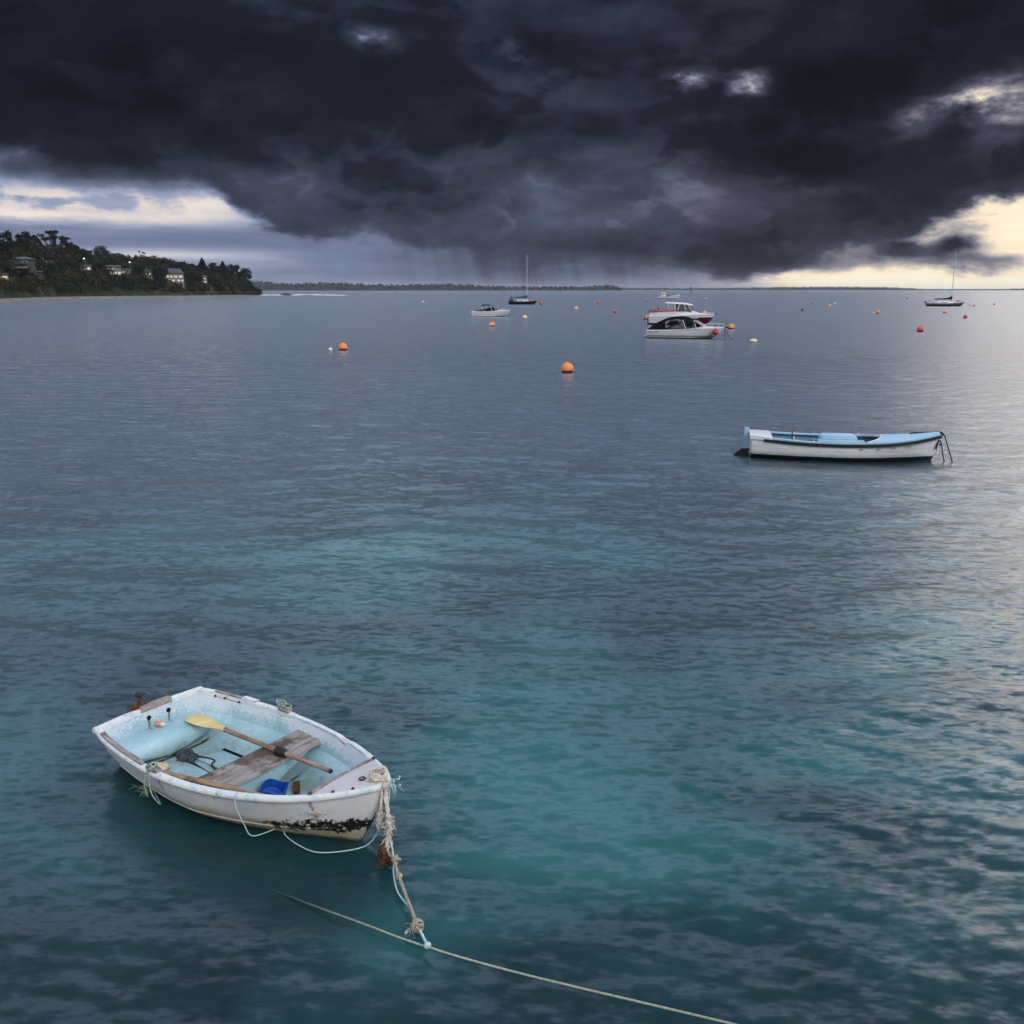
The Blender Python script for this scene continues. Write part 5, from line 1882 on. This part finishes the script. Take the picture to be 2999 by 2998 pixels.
# --- red and white hardtop boat behind it
def red_paint(t):
    x, y, z = split(t, obj_coord(t))
    top = 0.22 + x.smooth(3.4, 5.2) * 0.60         # the red sweeps up towards the bow
    red = 1.0 - (z - top).smooth(-.01, .01)
    col = mixc(t, red, (.70, .69, .70, 1), (.085, .010, .014, 1))
    dark = (1.0 - (z - top).abs().smooth(.05, .07)) * x.smooth(3.9, 4.6)
    col = mixc(t, dark, col, BLACK)
    return mixc(t, 1.0 - z.smooth(.09, .11), col, (.62, .62, .64, 1))


M_REDHULL = principled("white hull with a dark red bow", red_paint, 0.3, 0.45)
h0 = at(1903, 950, 0)
HL, HY = 7.4, R(-18)
ht = empty("hardtop_boat", (h0.x + .1, h0.y + .4, 0), HY)
tag(ht, "white hardtop boat with a dark red bow, behind the black-canopied runabout", 'motorboat')
B2, ZS2 = runabout_hull(ht, HL, 2.5, .95, 1.22, M_REDHULL, M_WHITE)
mb = MB()
rows_ = []
for x, w, zt_ in ((.1, 1.12, 1.35), (1.2, 1.16, 1.50), (2.3, 1.16, 1.56), (3.1, 1.14, 1.62)):
    rows_.append([(x, -w, .94), (x, -w, zt_), (x, -w + .14, zt_), (x, -w + .14, 1.0), (x, w - .14, 1.0), (x, w - .14, zt_), (x, w, zt_), (x, w, .94)])
mb.grid(rows_)
mb.f.append(tuple(range(8))); mb.mi.append(0)
mb.build("cockpit_side", M_WHITE, ht, sharp=30)
stc = [(2.9, 1.02, .98, 1.70), (3.2, 1.02, .98, 1.72), (4.4, .98, 1.05, 1.72), (5.0, .9, 1.12, 1.55), (5.6, .78, 1.18, 1.36)]
cab = arch_cover(stc, flat=5.0).build("cabin", M_WHITE, ht, sharp=40)
mb = MB()
rows_ = []
for x, w, zb_, zt_ in ((2.98, .96, 1.66, 2.36), (3.3, .96, 1.66, 2.36), (4.0, .93, 1.66, 2.34), (4.45, .88, 1.62, 2.30), (4.95, .84, 1.50, 1.72)):
    rows_.append([(x, -w, zb_), (x - .05, -w * .9, zt_), (x - .05, w * .9, zt_), (x, w, zb_)])
mb.grid(rows_)
mb.f.append((0, 1, 2, 3)); mb.mi.append(0)
gl = mb.build("cabin_window", M_SMOKE, ht, smooth=False)
mb = MB()
for sgn in (-1, 1):
    for a, b in (((2.98, .965, 1.66), (2.94, .875, 2.36)), ((3.28, .965, 1.66), (3.5, .86, 2.36)), ((4.25, .93, 1.64), (3.98, .85, 2.34)), ((4.95, .85, 1.52), (4.40, .80, 2.30))):
        mb.tube([(a[0], sgn * a[1], a[2]), (b[0], sgn * b[1], b[2])], .04, 6)
mb.build("window_frame", M_WHITE, gl)
mb = MB()
rows_ = []
for x, w, z, th in ((1.75, .86, 2.50, .03), (1.95, .96, 2.50, .09), (3.0, 1.0, 2.44, .13), (4.1, .98, 2.38, .14), (4.62, .88, 2.28, .10), (4.8, .78, 2.22, .03)):
    rows_.append([(x, -w, z - th * .4), (x, -w * .92, z + th * .5), (x, 0, z + th * .8), (x, w * .92, z + th * .5), (x, w, z - th * .4), (x, 0, z - th * .5)])
mb.grid(rows_, True)
mb.f += [tuple(range(6)), tuple(range(30, 36))]; mb.mi += [0, 0]
mb.build("hardtop", M_WHITE, ht, sharp=50)
mb = MB()
for sgn in (-1, 1):
    mb.tube([(2.2, sgn * .85, 1.55), (2.15, sgn * .85, 2.44)], .03, 6)
mb.build("roof_post", M_CHROME, ht)
bow_rail(ht, HL, B2, ZS2, .74, .2)
MB().box((HL + .05, 0, 1.26), (.42, .2, .08), bev=.02).build("anchor", M_BLACK, ht)
mk = MB()
for i, w in enumerate((.12, .2, .16, .2, .14)):
    u = (4.75 + i * .22) / HL
    mk.box((4.75 + i * .22, -spl(u, B2) * .965 - .005, .80), (w, .02, .09), rot=Matrix.Rotation(-.22, 4, 'Z'))
mk.build("side_marking", M_WHITE, ht, smooth=False)
# red netting heaped along the cockpit side
mb = MB()
rows_ = []
rr = random.Random(4)
for i in range(34):
    x = .25 + 2.75 * i / 33
    rows_.append([(x, -1.02 + .24 * math.cos(a), 1.50 + .05 * x + (.10 + .10 * abs(mnoise.noise(Vector((x * 5, 0, a))))) * math.sin(a)) for a in np.linspace(0, 6.283, 13)[:-1]])
mb.grid(rows_, True)
HM = Matrix.Translation(ht.location) @ Matrix.Rotation(HY, 4, 'Z')
for i in range(70):
    p = Vector((rr.uniform(.2, 3.0), rr.uniform(-1.2, -.8), 1.52 + rr.uniform(0, .12)))
    mb.tube([p, p + Vector((rr.uniform(-.2, .2), rr.uniform(-.1, .1), rr.uniform(.02, .16))), p + Vector((rr.uniform(-.3, .3), 0, rr.uniform(-.05, .1)))], .018, 4)
nt_ = mb.build("net_heap", principled("red netting", lambda t: ramp(t, noise(t, obj_coord(t), 9.0, 4.0), [(.35, (.22, .02, .03, 1)), (.62, (.62, .16, .16, 1))]), .8))
nt_.matrix_world = HM
tag(nt_, "red netting heaped along the cockpit of the hardtop boat", 'net')
mb = MB()
for x, z in ((.05, 1.45), (1.1, 1.72)):
    mb.box((x, -1.0, z + .12), (.12, .12, .3), bev=.03)
mb.build("rod_holder", M_BLACK, ht)
MB().box((-.2, .3, .62), (.34, .4, .7), bev=.06).tube([(-.3, .3, .3), (-.35, .3, -.2)], .09, 8).build("outboard_motor", M_BLACK, ht)

# --- small runabout with a navy bimini, further left
r0 = at(1384, 926, 0)
RL, RY = 5.75, R(-14)
rb = empty("runabout", (r0.x + .2, r0.y, 0), RY)
tag(rb, "small white runabout with a navy bimini, left of the sailing yacht", 'motorboat')
M_RBHULL = principled("white hull, plain", zband([(-.5, BLACK), (.04, WHITE)]), .3, .45)
B3, ZS3 = runabout_hull(rb, RL, 2.1, .70, .86, M_RBHULL, M_WHITE)
st3 = [(.35, .9, .72, .80), (1.2, .95, .73, .98), (2.2, .96, .75, 1.24), (2.9, .95, .78, 1.42), (3.3, .92, .80, 1.42), (3.75, .85, .84, 1.05)]
c3 = arch_cover(st3, flat=3.0).build("canopy", M_CANVAS, rb, sharp=60)
mb = MB()
for sgn in (-1, 1):
    mb.tube([(2.85, sgn * .72, 1.42), (3.15, sgn * .95, .84)], .03, 6)
    mb.tube([(3.35, sgn * .6, 1.44), (3.8, sgn * .86, .88)], .03, 6)
mb.build("windscreen_frame", M_WHITE, rb)
mb = MB()
rows_ = []
for x, z in ((1.35, 1.60), (1.42, 1.74), (1.7, 1.82), (2.1, 1.82), (2.38, 1.74), (2.45, 1.60)):
    rows_.append([(x, y, z - .06 * (y / .9) ** 2) for y in np.linspace(-.92, .92, 9)])
mb.grid(rows_).grid([[(x, y, z - .04) for x, y, z in r] for r in rows_])
bt = mb.build("bimini", M_NAVY, rb, sharp=60)
mb = MB()
for sgn in (-1, 1):
    mb.tube([(1.4, sgn * .9, 1.6), (1.9, sgn * .98, .8)], .018, 6)
    mb.tube([(2.42, sgn * .9, 1.6), (1.95, sgn * .98, .8)], .018, 6)
mb.build("bimini_frame", M_CHROME, bt)
bow_rail(rb, RL, B3, ZS3, .72, .3)
MB().box((RL + .1, 0, .9), (.5, .22, .06), rot=Matrix.Rotation(-.2, 4, 'Y'), bev=.02).build("anchor", M_BLACK, rb)
MB().box((-.15, 0, .5), (.32, .4, .62), bev=.06).build("outboard_motor", M_WHITE, rb)

# --- the two sailing yachts


def yacht(label, loc, yaw, L, beam, fb, mast_x, mast_h, hull_mat, cover_mat, deck_mat, list_deg, dodger):
    root = empty("sailing_yacht", loc, yaw, rx=R(list_deg))
    tag(root, label, 'yacht', 'moored sailing yachts')
    B = [(0, beam * .30), (.2, beam * .43), (.45, beam * .5), (.7, beam * .38), (.88, beam * .18), (1, .02)]
    ZS = [(0, fb), (.4, fb * .92), (.7, fb), (1, fb * 1.18)]
    ZK = [(0, .02), (.3, -.3), (.6, -.3), (.9, -.1), (1, .05)]
    SEC = [(0, 0), (.2, .45), (.45, .80), (.75, .97), (1, 1)]
    hull(L, B, ZS, ZK, SEC, L * .10, sec2=[(0, 0), (.5, .45), (1, 1)]).build("hull", hull_mat, root, sharp=45)
    mb = MB()
    mb.grid([[(u * L, v * (spl(u, B) - .02), spl(u, ZS) + .02 + .06 * (1 - v * v)) for v in np.linspace(-1, 1, 9)] for u in np.linspace(0.005, .985, 20)])
    mb.build("deck", deck_mat, root)
    cb = arch_cover([(L * .28, beam * .26, fb * .9, fb + .16), (L * .30, beam * .28, fb * .9, fb + .40), (L * .5, beam * .28, fb * .9, fb + .42), (L * .66, beam * .20, fb * .9, fb + .28), (L * .70, beam * .16, fb * .9, fb + .12)], flat=4).build("cabin", M_WHITE, root, sharp=45)
    for sgn in (-1, 1):
        MB().box((L * .42, sgn * beam * .265, fb + .2), (L * .16, .03, .13), bev=.01).build("cabin_window", M_SMOKE, cb, smooth=False)
    mx_ = L * mast_x
    MB().tube([(mx_, 0, fb), (mx_, 0, mast_h * .5), (mx_, 0, mast_h)], [.085, .08, .055], 8).tube([(mx_ - .3, 0, mast_h + .12), (mx_ + .1, 0, mast_h + .02), (mx_ - .05, 0, mast_h + .3)], .015, 4).build("mast", principled("alloy mast", (.42, .42, .44, 1), .5, metal=.3), root)
    mb = MB()
    for sgn in (-1, 1):
        mb.tube([(mx_, 0, mast_h * .55), (mx_ - .05, sgn * .8, mast_h * .55 + .05)], .025, 5)
        mb.tube([(mx_ - .1, sgn * beam * .46, fb), (mx_ - .05, sgn * .8, mast_h * .55), (mx_, 0, mast_h * .97)], .008, 4)
    mb.tube([(L * .985, 0, fb * 1.18), (mx_, 0, mast_h)], .008, 4)
    mb.tube([(.05, 0, fb), (mx_, 0, mast_h)], .008, 4)
    mb.build("rigging", M_CHROME, root)
    bz = fb + 1.0
    mb = MB()
    rows = []
    for u, r_ in ((0.02, .10), (.1, .14), (.5, .17), (.85, .24), (.95, .40), (1.0, .5), (1.03, .3)):
        x = mx_ - (mx_ - L * .17) * (1 - u)
        z = bz + .02 * u + max(0, u - .75) * 1.0
        rows.append([(x, .5 * r_ * math.cos(a), z + r_ * math.sin(a)) for a in np.linspace(0, 6.283, 11)[:-1]])
    mb.grid(rows, True)
    mb.build("sail_cover", cover_mat, root)
    MB().tube([(L * .15, 0, bz - .08), (mx_, 0, bz - .05)], .05, 6).build("boom", M_CHROME, root)
    mb = MB()
    for sgn in (-1, 1):
        pts = [(u * L, sgn * max(.05, spl(u, B) - .05), spl(u, ZS)) for u in (.84, .92, .98)]
        mb.tube([pts[0]] + [(x, y, z + .55) for x, y, z in pts], .02, 5)
        for x, y, z in pts[1:]:
            mb.tube([(x, y, z), (x, y, z + .55)], .02, 5)
        for u in (.02, .1):
            x, y, z = u * L, sgn * (spl(u, B) - .04), spl(u, ZS)
            mb.tube([(x, y, z), (x, y, z + .6)], .02, 5)
        mb.tube([(.02 * L, sgn * (spl(.02, B) - .04), fb + .6), (.1 * L, sgn * (spl(.1, B) - .04), fb + .6)], .02, 5)
    mb.build("guard_rail", principled("bronze rail", (.30, .20, .12, 1), .5, metal=.3) if dodger else M_BLACK, root)
    if dodger:
        arch_cover([(L * .03, .75, fb, fb + .55), (L * .16, .8, fb, fb + .58)], flat=6).build("stern_cover", M_BLUECOVER, root, sharp=50)
        mb = MB()
        mb.box((L * .10, 0, fb + 1.32), (L * .09, 1.3, .06), bev=.02)
        for sx in (.06, .14):
            for sy in (-.6, .6):
                mb.tube([(L * sx, sy, fb + .5), (L * sx, sy, fb + 1.3)], .02, 5)
        mb.box((L * .10, -.62, fb + .95), (L * .07, .03, .5))
        mb.build("bimini", principled("blue canvas frame", (.05, .07, .22, 1), .7), root, sharp=40)
    else:
        MB().box((-.35, .1, fb + .35), (.35, .3, .4), bev=.08).tube([(-.1, .1, fb), (-.55, .1, fb + .25), (-.9, .1, fb + .12)], .06, 6).build("outboard_motor", M_BLACK, root)
    return root


y0 = at(1489, 891, 0)
ya = yacht("black-hulled yacht with a blue sail cover, its mast left of the picture centre", (y0.x + .1, y0.y + .8, 0), R(-6), 7.9, 2.5, .85, .63, 13.0, M_BLACK, M_BLUECOVER, principled("teak deck", (.22, .17, .12, 1), .7), 0, True)
y1 = at(2717, 896.5, 0)
yb = yacht("low dark yacht in silhouette with a black sail cover under the bright gap", (y1.x, y1.y + .8, 0), R(-1), 9.2, 2.5, .72, .64, 12.8, principled("dark grey hull", zband([(-.5, BLACK), (.32, (.10, .10, .115, 1))]), .4), M_CANVAS, principled("pale blue yacht deck", (.16, .22, .32, 1), .6), 0, False)
mb = MB()
mb.tube([at(2831, 886, .9), at(2836, 890, .6), at(2845, 897, -.05)], .05, 6)
tag(mb.build("mooring_chain", M_BLACKROPE), "mooring chain slanting down from the bow of the silhouetted yacht", 'chain')

# --- white fishing boat near the horizon
f0 = at(1929, 874, 0)
fv = empty("fishing_boat", (f0.x, f0.y + 1, 0), R(-5))
tag(fv, "small white fishing boat with masts, farthest boat near the horizon", 'boat')
FL = 9.6
Bf = [(0, 1.0), (.3, 1.35), (.6, 1.35), (.85, .8), (1, .04)]
Zf = [(0, 1.05), (.4, 1.05), (.7, 1.35), (1, 2.0)]
hull(FL, Bf, Zf, [(0, -.4), (.8, -.4), (1, -.1)], [(0, 0), (.2, .55), (.5, .85), (1, 1)], .8, sec2=[(0, 0), (.5, .5), (1, 1)]).build("hull", principled("white fishing hull", zband([(-.5, BLACK), (.16, WHITE), (.85, (.09, .10, .12, 1)), (.92, WHITE)]), .4), fv, sharp=45)
MB().grid([[(u * FL, v * (spl(u, Bf) - .03), spl(u, Zf) - .12) for v in np.linspace(-1, 1, 7)] for u in np.linspace(.01, .97, 14)]).build("deck", principled("grey deck", (.2, .2, .2, 1), .7), fv)
wh = MB().box((2.1, 0, 1.75), (2.3, 1.7, 1.7), bev=.08).box((2.1, 0, 2.68), (2.6, 1.9, .1), bev=.03).build("wheelhouse", M_WHITE, fv, sharp=40)
for x in (1.35, 2.1, 2.85):
    MB().box((x, -.87, 2.05), (.5, .04, .5), bev=.01).build("window", M_SMOKE, wh, smooth=False)
MB().box((3.27, 0, 2.05), (.04, 1.3, .5)).build("window", M_SMOKE, wh, smooth=False)
for x, h, r_ in ((2.6, 6.0, .06), (6.9, 5.4, .05)):
    MB().tube([(x, 0, 1.0), (x, 0, h)], [r_, r_ * .6], 6).tube([(x, 0, h * .6), (x - 1.6, 0, h * .45)], .03, 5).build("mast", principled("dark spar", (.12, .10, .09, 1), .7), fv)
MB().tube([(6.9, 0, 5.4), (9.4, 0, 2.0)], .02, 4).tube([(6.9, 0, 5.4), (2.6, 0, 5.9)], .02, 4).tube([(2.6, 0, 5.9), (.2, 0, 1.1)], .02, 4).build("rigging", M_BLACKROPE, fv)
MB().box((6.92, 0, 5.5), (.45, .04, .3)).build("flag", principled("dark flag", (.06, .04, .05, 1), .8), fv)
MB().box((4.3, .2, 1.3), (.7, .8, .6), bev=.06).box((5.3, -.2, 1.25), (.5, .5, .5), bev=.06).build("deck_gear", M_BLACK, fv)
MB().tube([(9.3, 0, 1.95), (10.2, 0, 1.75)], .05, 5).build("bowsprit", M_BLACK, fv)

# --- channel marker
c_ = at(2023, 860, 0)
cm = empty("channel_marker", c_)
tag(cm, "dark channel marker pile standing in the water right of the fishing boat", 'marker')
MB().tube([(0, 0, -2), (0, 0, 5.0)], [.42, .34], 10).build("pile", principled("tarred pile", (.03, .032, .035, 1), .8), cm)
MB().box((0, 0, 5.4), (1.1, .5, .8), bev=.05).tube([(0, 0, 5.6), (0, 0, 6.6)], .12, 6).box((0, 0, 6.7), (.5, .5, .4), bev=.08).build("top_mark", principled("dark topmark", (.03, .04, .04, 1), .7), cm)


# ------------------------------------------------------------------ buoys
def buoy_paint(name, top, low, band=None, pale=None):
    def f(t):
        c = obj_coord(t)
        x, y, z = split(t, c)
        n = noise(t, c, 3.5, 5.0, 0.65)
        col = ramp(t, n, [(.3, top), (.7, tuple(min(1, q * 1.25) for q in top[:3]) + (1,))])
        if pale:
            col = mixc(t, (noise(t, c, 2.2, 4.0, .6) + (x * .6 - z * .5)).smooth(.5, .68), col, pale)
        return mixc(t, 1.0 - (z + (n - .5) * .12).smooth(-.18, -.10), col, low)
    return principled(name, f, 0.45, 0.35)


OR = (0.72, 0.24, 0.065, 1)
M_B = {
    'orange': buoy_paint("orange buoy", OR, (.10, .03, .012, 1)),
    'patched': buoy_paint("orange buoy with pale patches", OR, (.25, .12, .05, 1), pale=(.78, .66, .50, 1)),
    'yellow': buoy_paint("yellowed buoy", (.72, .46, .20, 1), (.25, .15, .06, 1), pale=(.8, .74, .6, 1)),
    'red': buoy_paint("red orange buoy", (.52, .085, .04, 1), (.10, .02, .012, 1)),
    'scarlet': buoy_paint("red buoy", (.5, .045, .05, 1), (.10, .012, .012, 1)),
    'cream': buoy_paint("cream buoy", (.66, .56, .38, 1), (.25, .18, .09, 1)),
    'white': buoy_paint("white buoy", (.74, .72, .70, 1), (.3, .2, .12, 1)),
    'black': buoy_paint("black buoy", (.012, .012, .014, 1), (.01, .01, .01, 1)),
}


def make_buoy(mat):
    root = empty("mooring_buoy", (0, 0, 0))
    prof = []
    for i in range(15):
        th = math.pi * i / 14
        prof.append((max(.001, .5 * math.sin(th)), .5 * math.cos(th)))
    mb = MB().lathe(prof, (0, 0, .30), 24)
    mb.v = [(x, y, z - .30) for x, y, z in mb.v]
    b = mb.build("ball", mat, root)
    b.location = (0, 0, .30)
    MB().lathe([(.001, .07), (.055, .065), (.075, .03), (.085, -.02), (.085, -.04)], (0, 0, .82), 12).build("top_eye", mat, root)
    MB().tube([(.05 * math.cos(a), 0, .90 + .05 * math.sin(a)) for a in np.linspace(0, 6.28, 12)], .016, 6).build("rope_ring", M_RUST, root)
    return root


proto = {k: make_buoy(m_) for k, m_ in M_B.items()}
used = set()


def copy_tree(o, parent=None):
    c = o.copy()
    COL.objects.link(c)
    if parent is not None:
        c.parent = parent
    for ch in [q for q in bpy.data.objects if q.parent is o]:
        copy_tree(ch, c)
    return c


def buoy(x, y, d, k, label, squash=1.0, group='mooring buoys', rz=0.0):
    """seen at (x, y) in the photo, d pixels across"""
    p = at(x, y + d * .34 * squash, 0)
    if k in used:
        o = copy_tree(proto[k])
    else:
        o = proto[k]
        used.add(k)
    s = d * p.y / FPX / math.cos(math.atan2(p.x, p.y))
    o.location = (p.x, p.y, 0)
    o.scale = (s, s, s * squash)
    o.rotation_euler = (R((x * 7) % 9 - 4), R((y * 5) % 9 - 4), rz + x)
    tag(o, label, 'buoy', group)
    return o


buoy(1662, 1078, 36, 'orange', "largest bright orange buoy, alone in the middle of the bay with its reflection below")
buoy(1005, 1016, 25, 'orange', "second largest orange buoy, beside a tiny white float on the left")
buoy(968, 1023, 11, 'white', "tiny white float left of the second largest orange buoy")
buoy(1442, 950, 17, 'patched', "orange buoy with pale patches below the small navy-topped runabout")
buoy(1537, 929, 13.5, 'yellow', "yellowish buoy right of the navy-topped runabout")
buoy(1584, 888, 10, 'scarlet', "small red buoy just off the bow of the black yacht")
buoy(1687, 902, 11, 'yellow', "yellow-white buoy right of the black yacht, between two small red ones")
buoy(1752, 887, 9, 'red', "small red-orange buoy above and right of the yellow-white one")
buoy(1800.7, 911, 12, 'red', "orange-red buoy in open water left of the hardtop boat")
buoy(1897, 930, 16, 'patched', "orange buoy right at the stern of the hardtop boat")
buoy(1888, 934, 7, 'black', "little dark float touching the orange buoy at the hardtop boat's stern")
buoy(1893.8, 883, 5.5, 'scarlet', "tiny red buoy below the stern of the distant fishing boat")
buoy(1855, 883, 4, 'red', "faint tiny orange speck of a buoy left of the one below the fishing boat")
buoy(2064, 915, 12, 'patched', "pale orange buoy showing behind the hardtop boat's foredeck")
buoy(2141, 957, 18, 'orange', "orange buoy just right of the hardtop boat's bow")
buoy(2206, 998, 21, 'cream', "flattened cream buoy right of the black-canopied runabout", .62)
buoy(2571, 914, 11.5, 'orange', "orange buoy between the hardtop boat and the silhouetted yacht, a white speck beside it")
buoy(2559, 916, 4, 'white', "white speck of a float touching the left side of a distant orange buoy")
buoy(2695, 965, 18, 'red', "big orange-red buoy in front of the silhouetted yacht")
buoy(2766.6, 914, 11, 'patched', "low half-pale orange buoy below the silhouetted yacht's hull", .7)
buoy(2826.6, 928, 10.5, 'scarlet', "red buoy below the bow of the silhouetted yacht")
buoy(2349.7, 907, 8, 'black', "single black float in open water between the powerboats and the right yacht", .75)
buoy(2382, 884, 4, 'scarlet', "tiny red float, upper one of a pair near the pole buoy")
buoy(2379, 888, 3.5, 'black', "tiny black float under the tiny red one near the pole buoy")
buoy(2445.7, 888, 4.5, 'white', "tiny white float right of the pole buoy")
buoy(2657, 874, 4.5, 'scarlet', "tiny dark red buoy left of the silhouetted yacht's mast")
buoy(2806, 881, 6, 'orange', "small orange buoy behind the silhouetted yacht's foredeck")
buoy(2852, 895, 6, 'red', "small orange-red buoy at the end of the silhouetted yacht's mooring chain")
buoy(2911, 891, 5, 'red', "small red-orange buoy farthest right in the bay")
buoy(1239, 883, 4.5, 'white', "lone white float off the far left shore")


def pole_buoy(x, y, ytop, d, label):
    p = at(x, y + d * .3, 0)
    sc = p.y / FPX
    root = empty("pole_buoy", p)
    tag(root, label, 'buoy', 'buoys with a pole')
    MB().lathe([(.001, -.3), (.35, -.25), (.5, .0), (.42, .25), (.2, .4), (.001, .45)], (0, 0, .15), 14).build("float", M_B['yellow'], root)
    root.scale = (d * sc,) * 3
    MB().tube([(0, 0, .3), (.1, 0, (y - ytop) / d * .95)], .08, 6).build("pole", M_BLACK, root)
    return root


pole_buoy(2430, 893, 869, 8, "yellow buoy with a thin dark pole standing up from it")
pole_buoy(2067, 872, 862, 5, "tiny yellow and black pole buoy above the hardtop boat's bow")
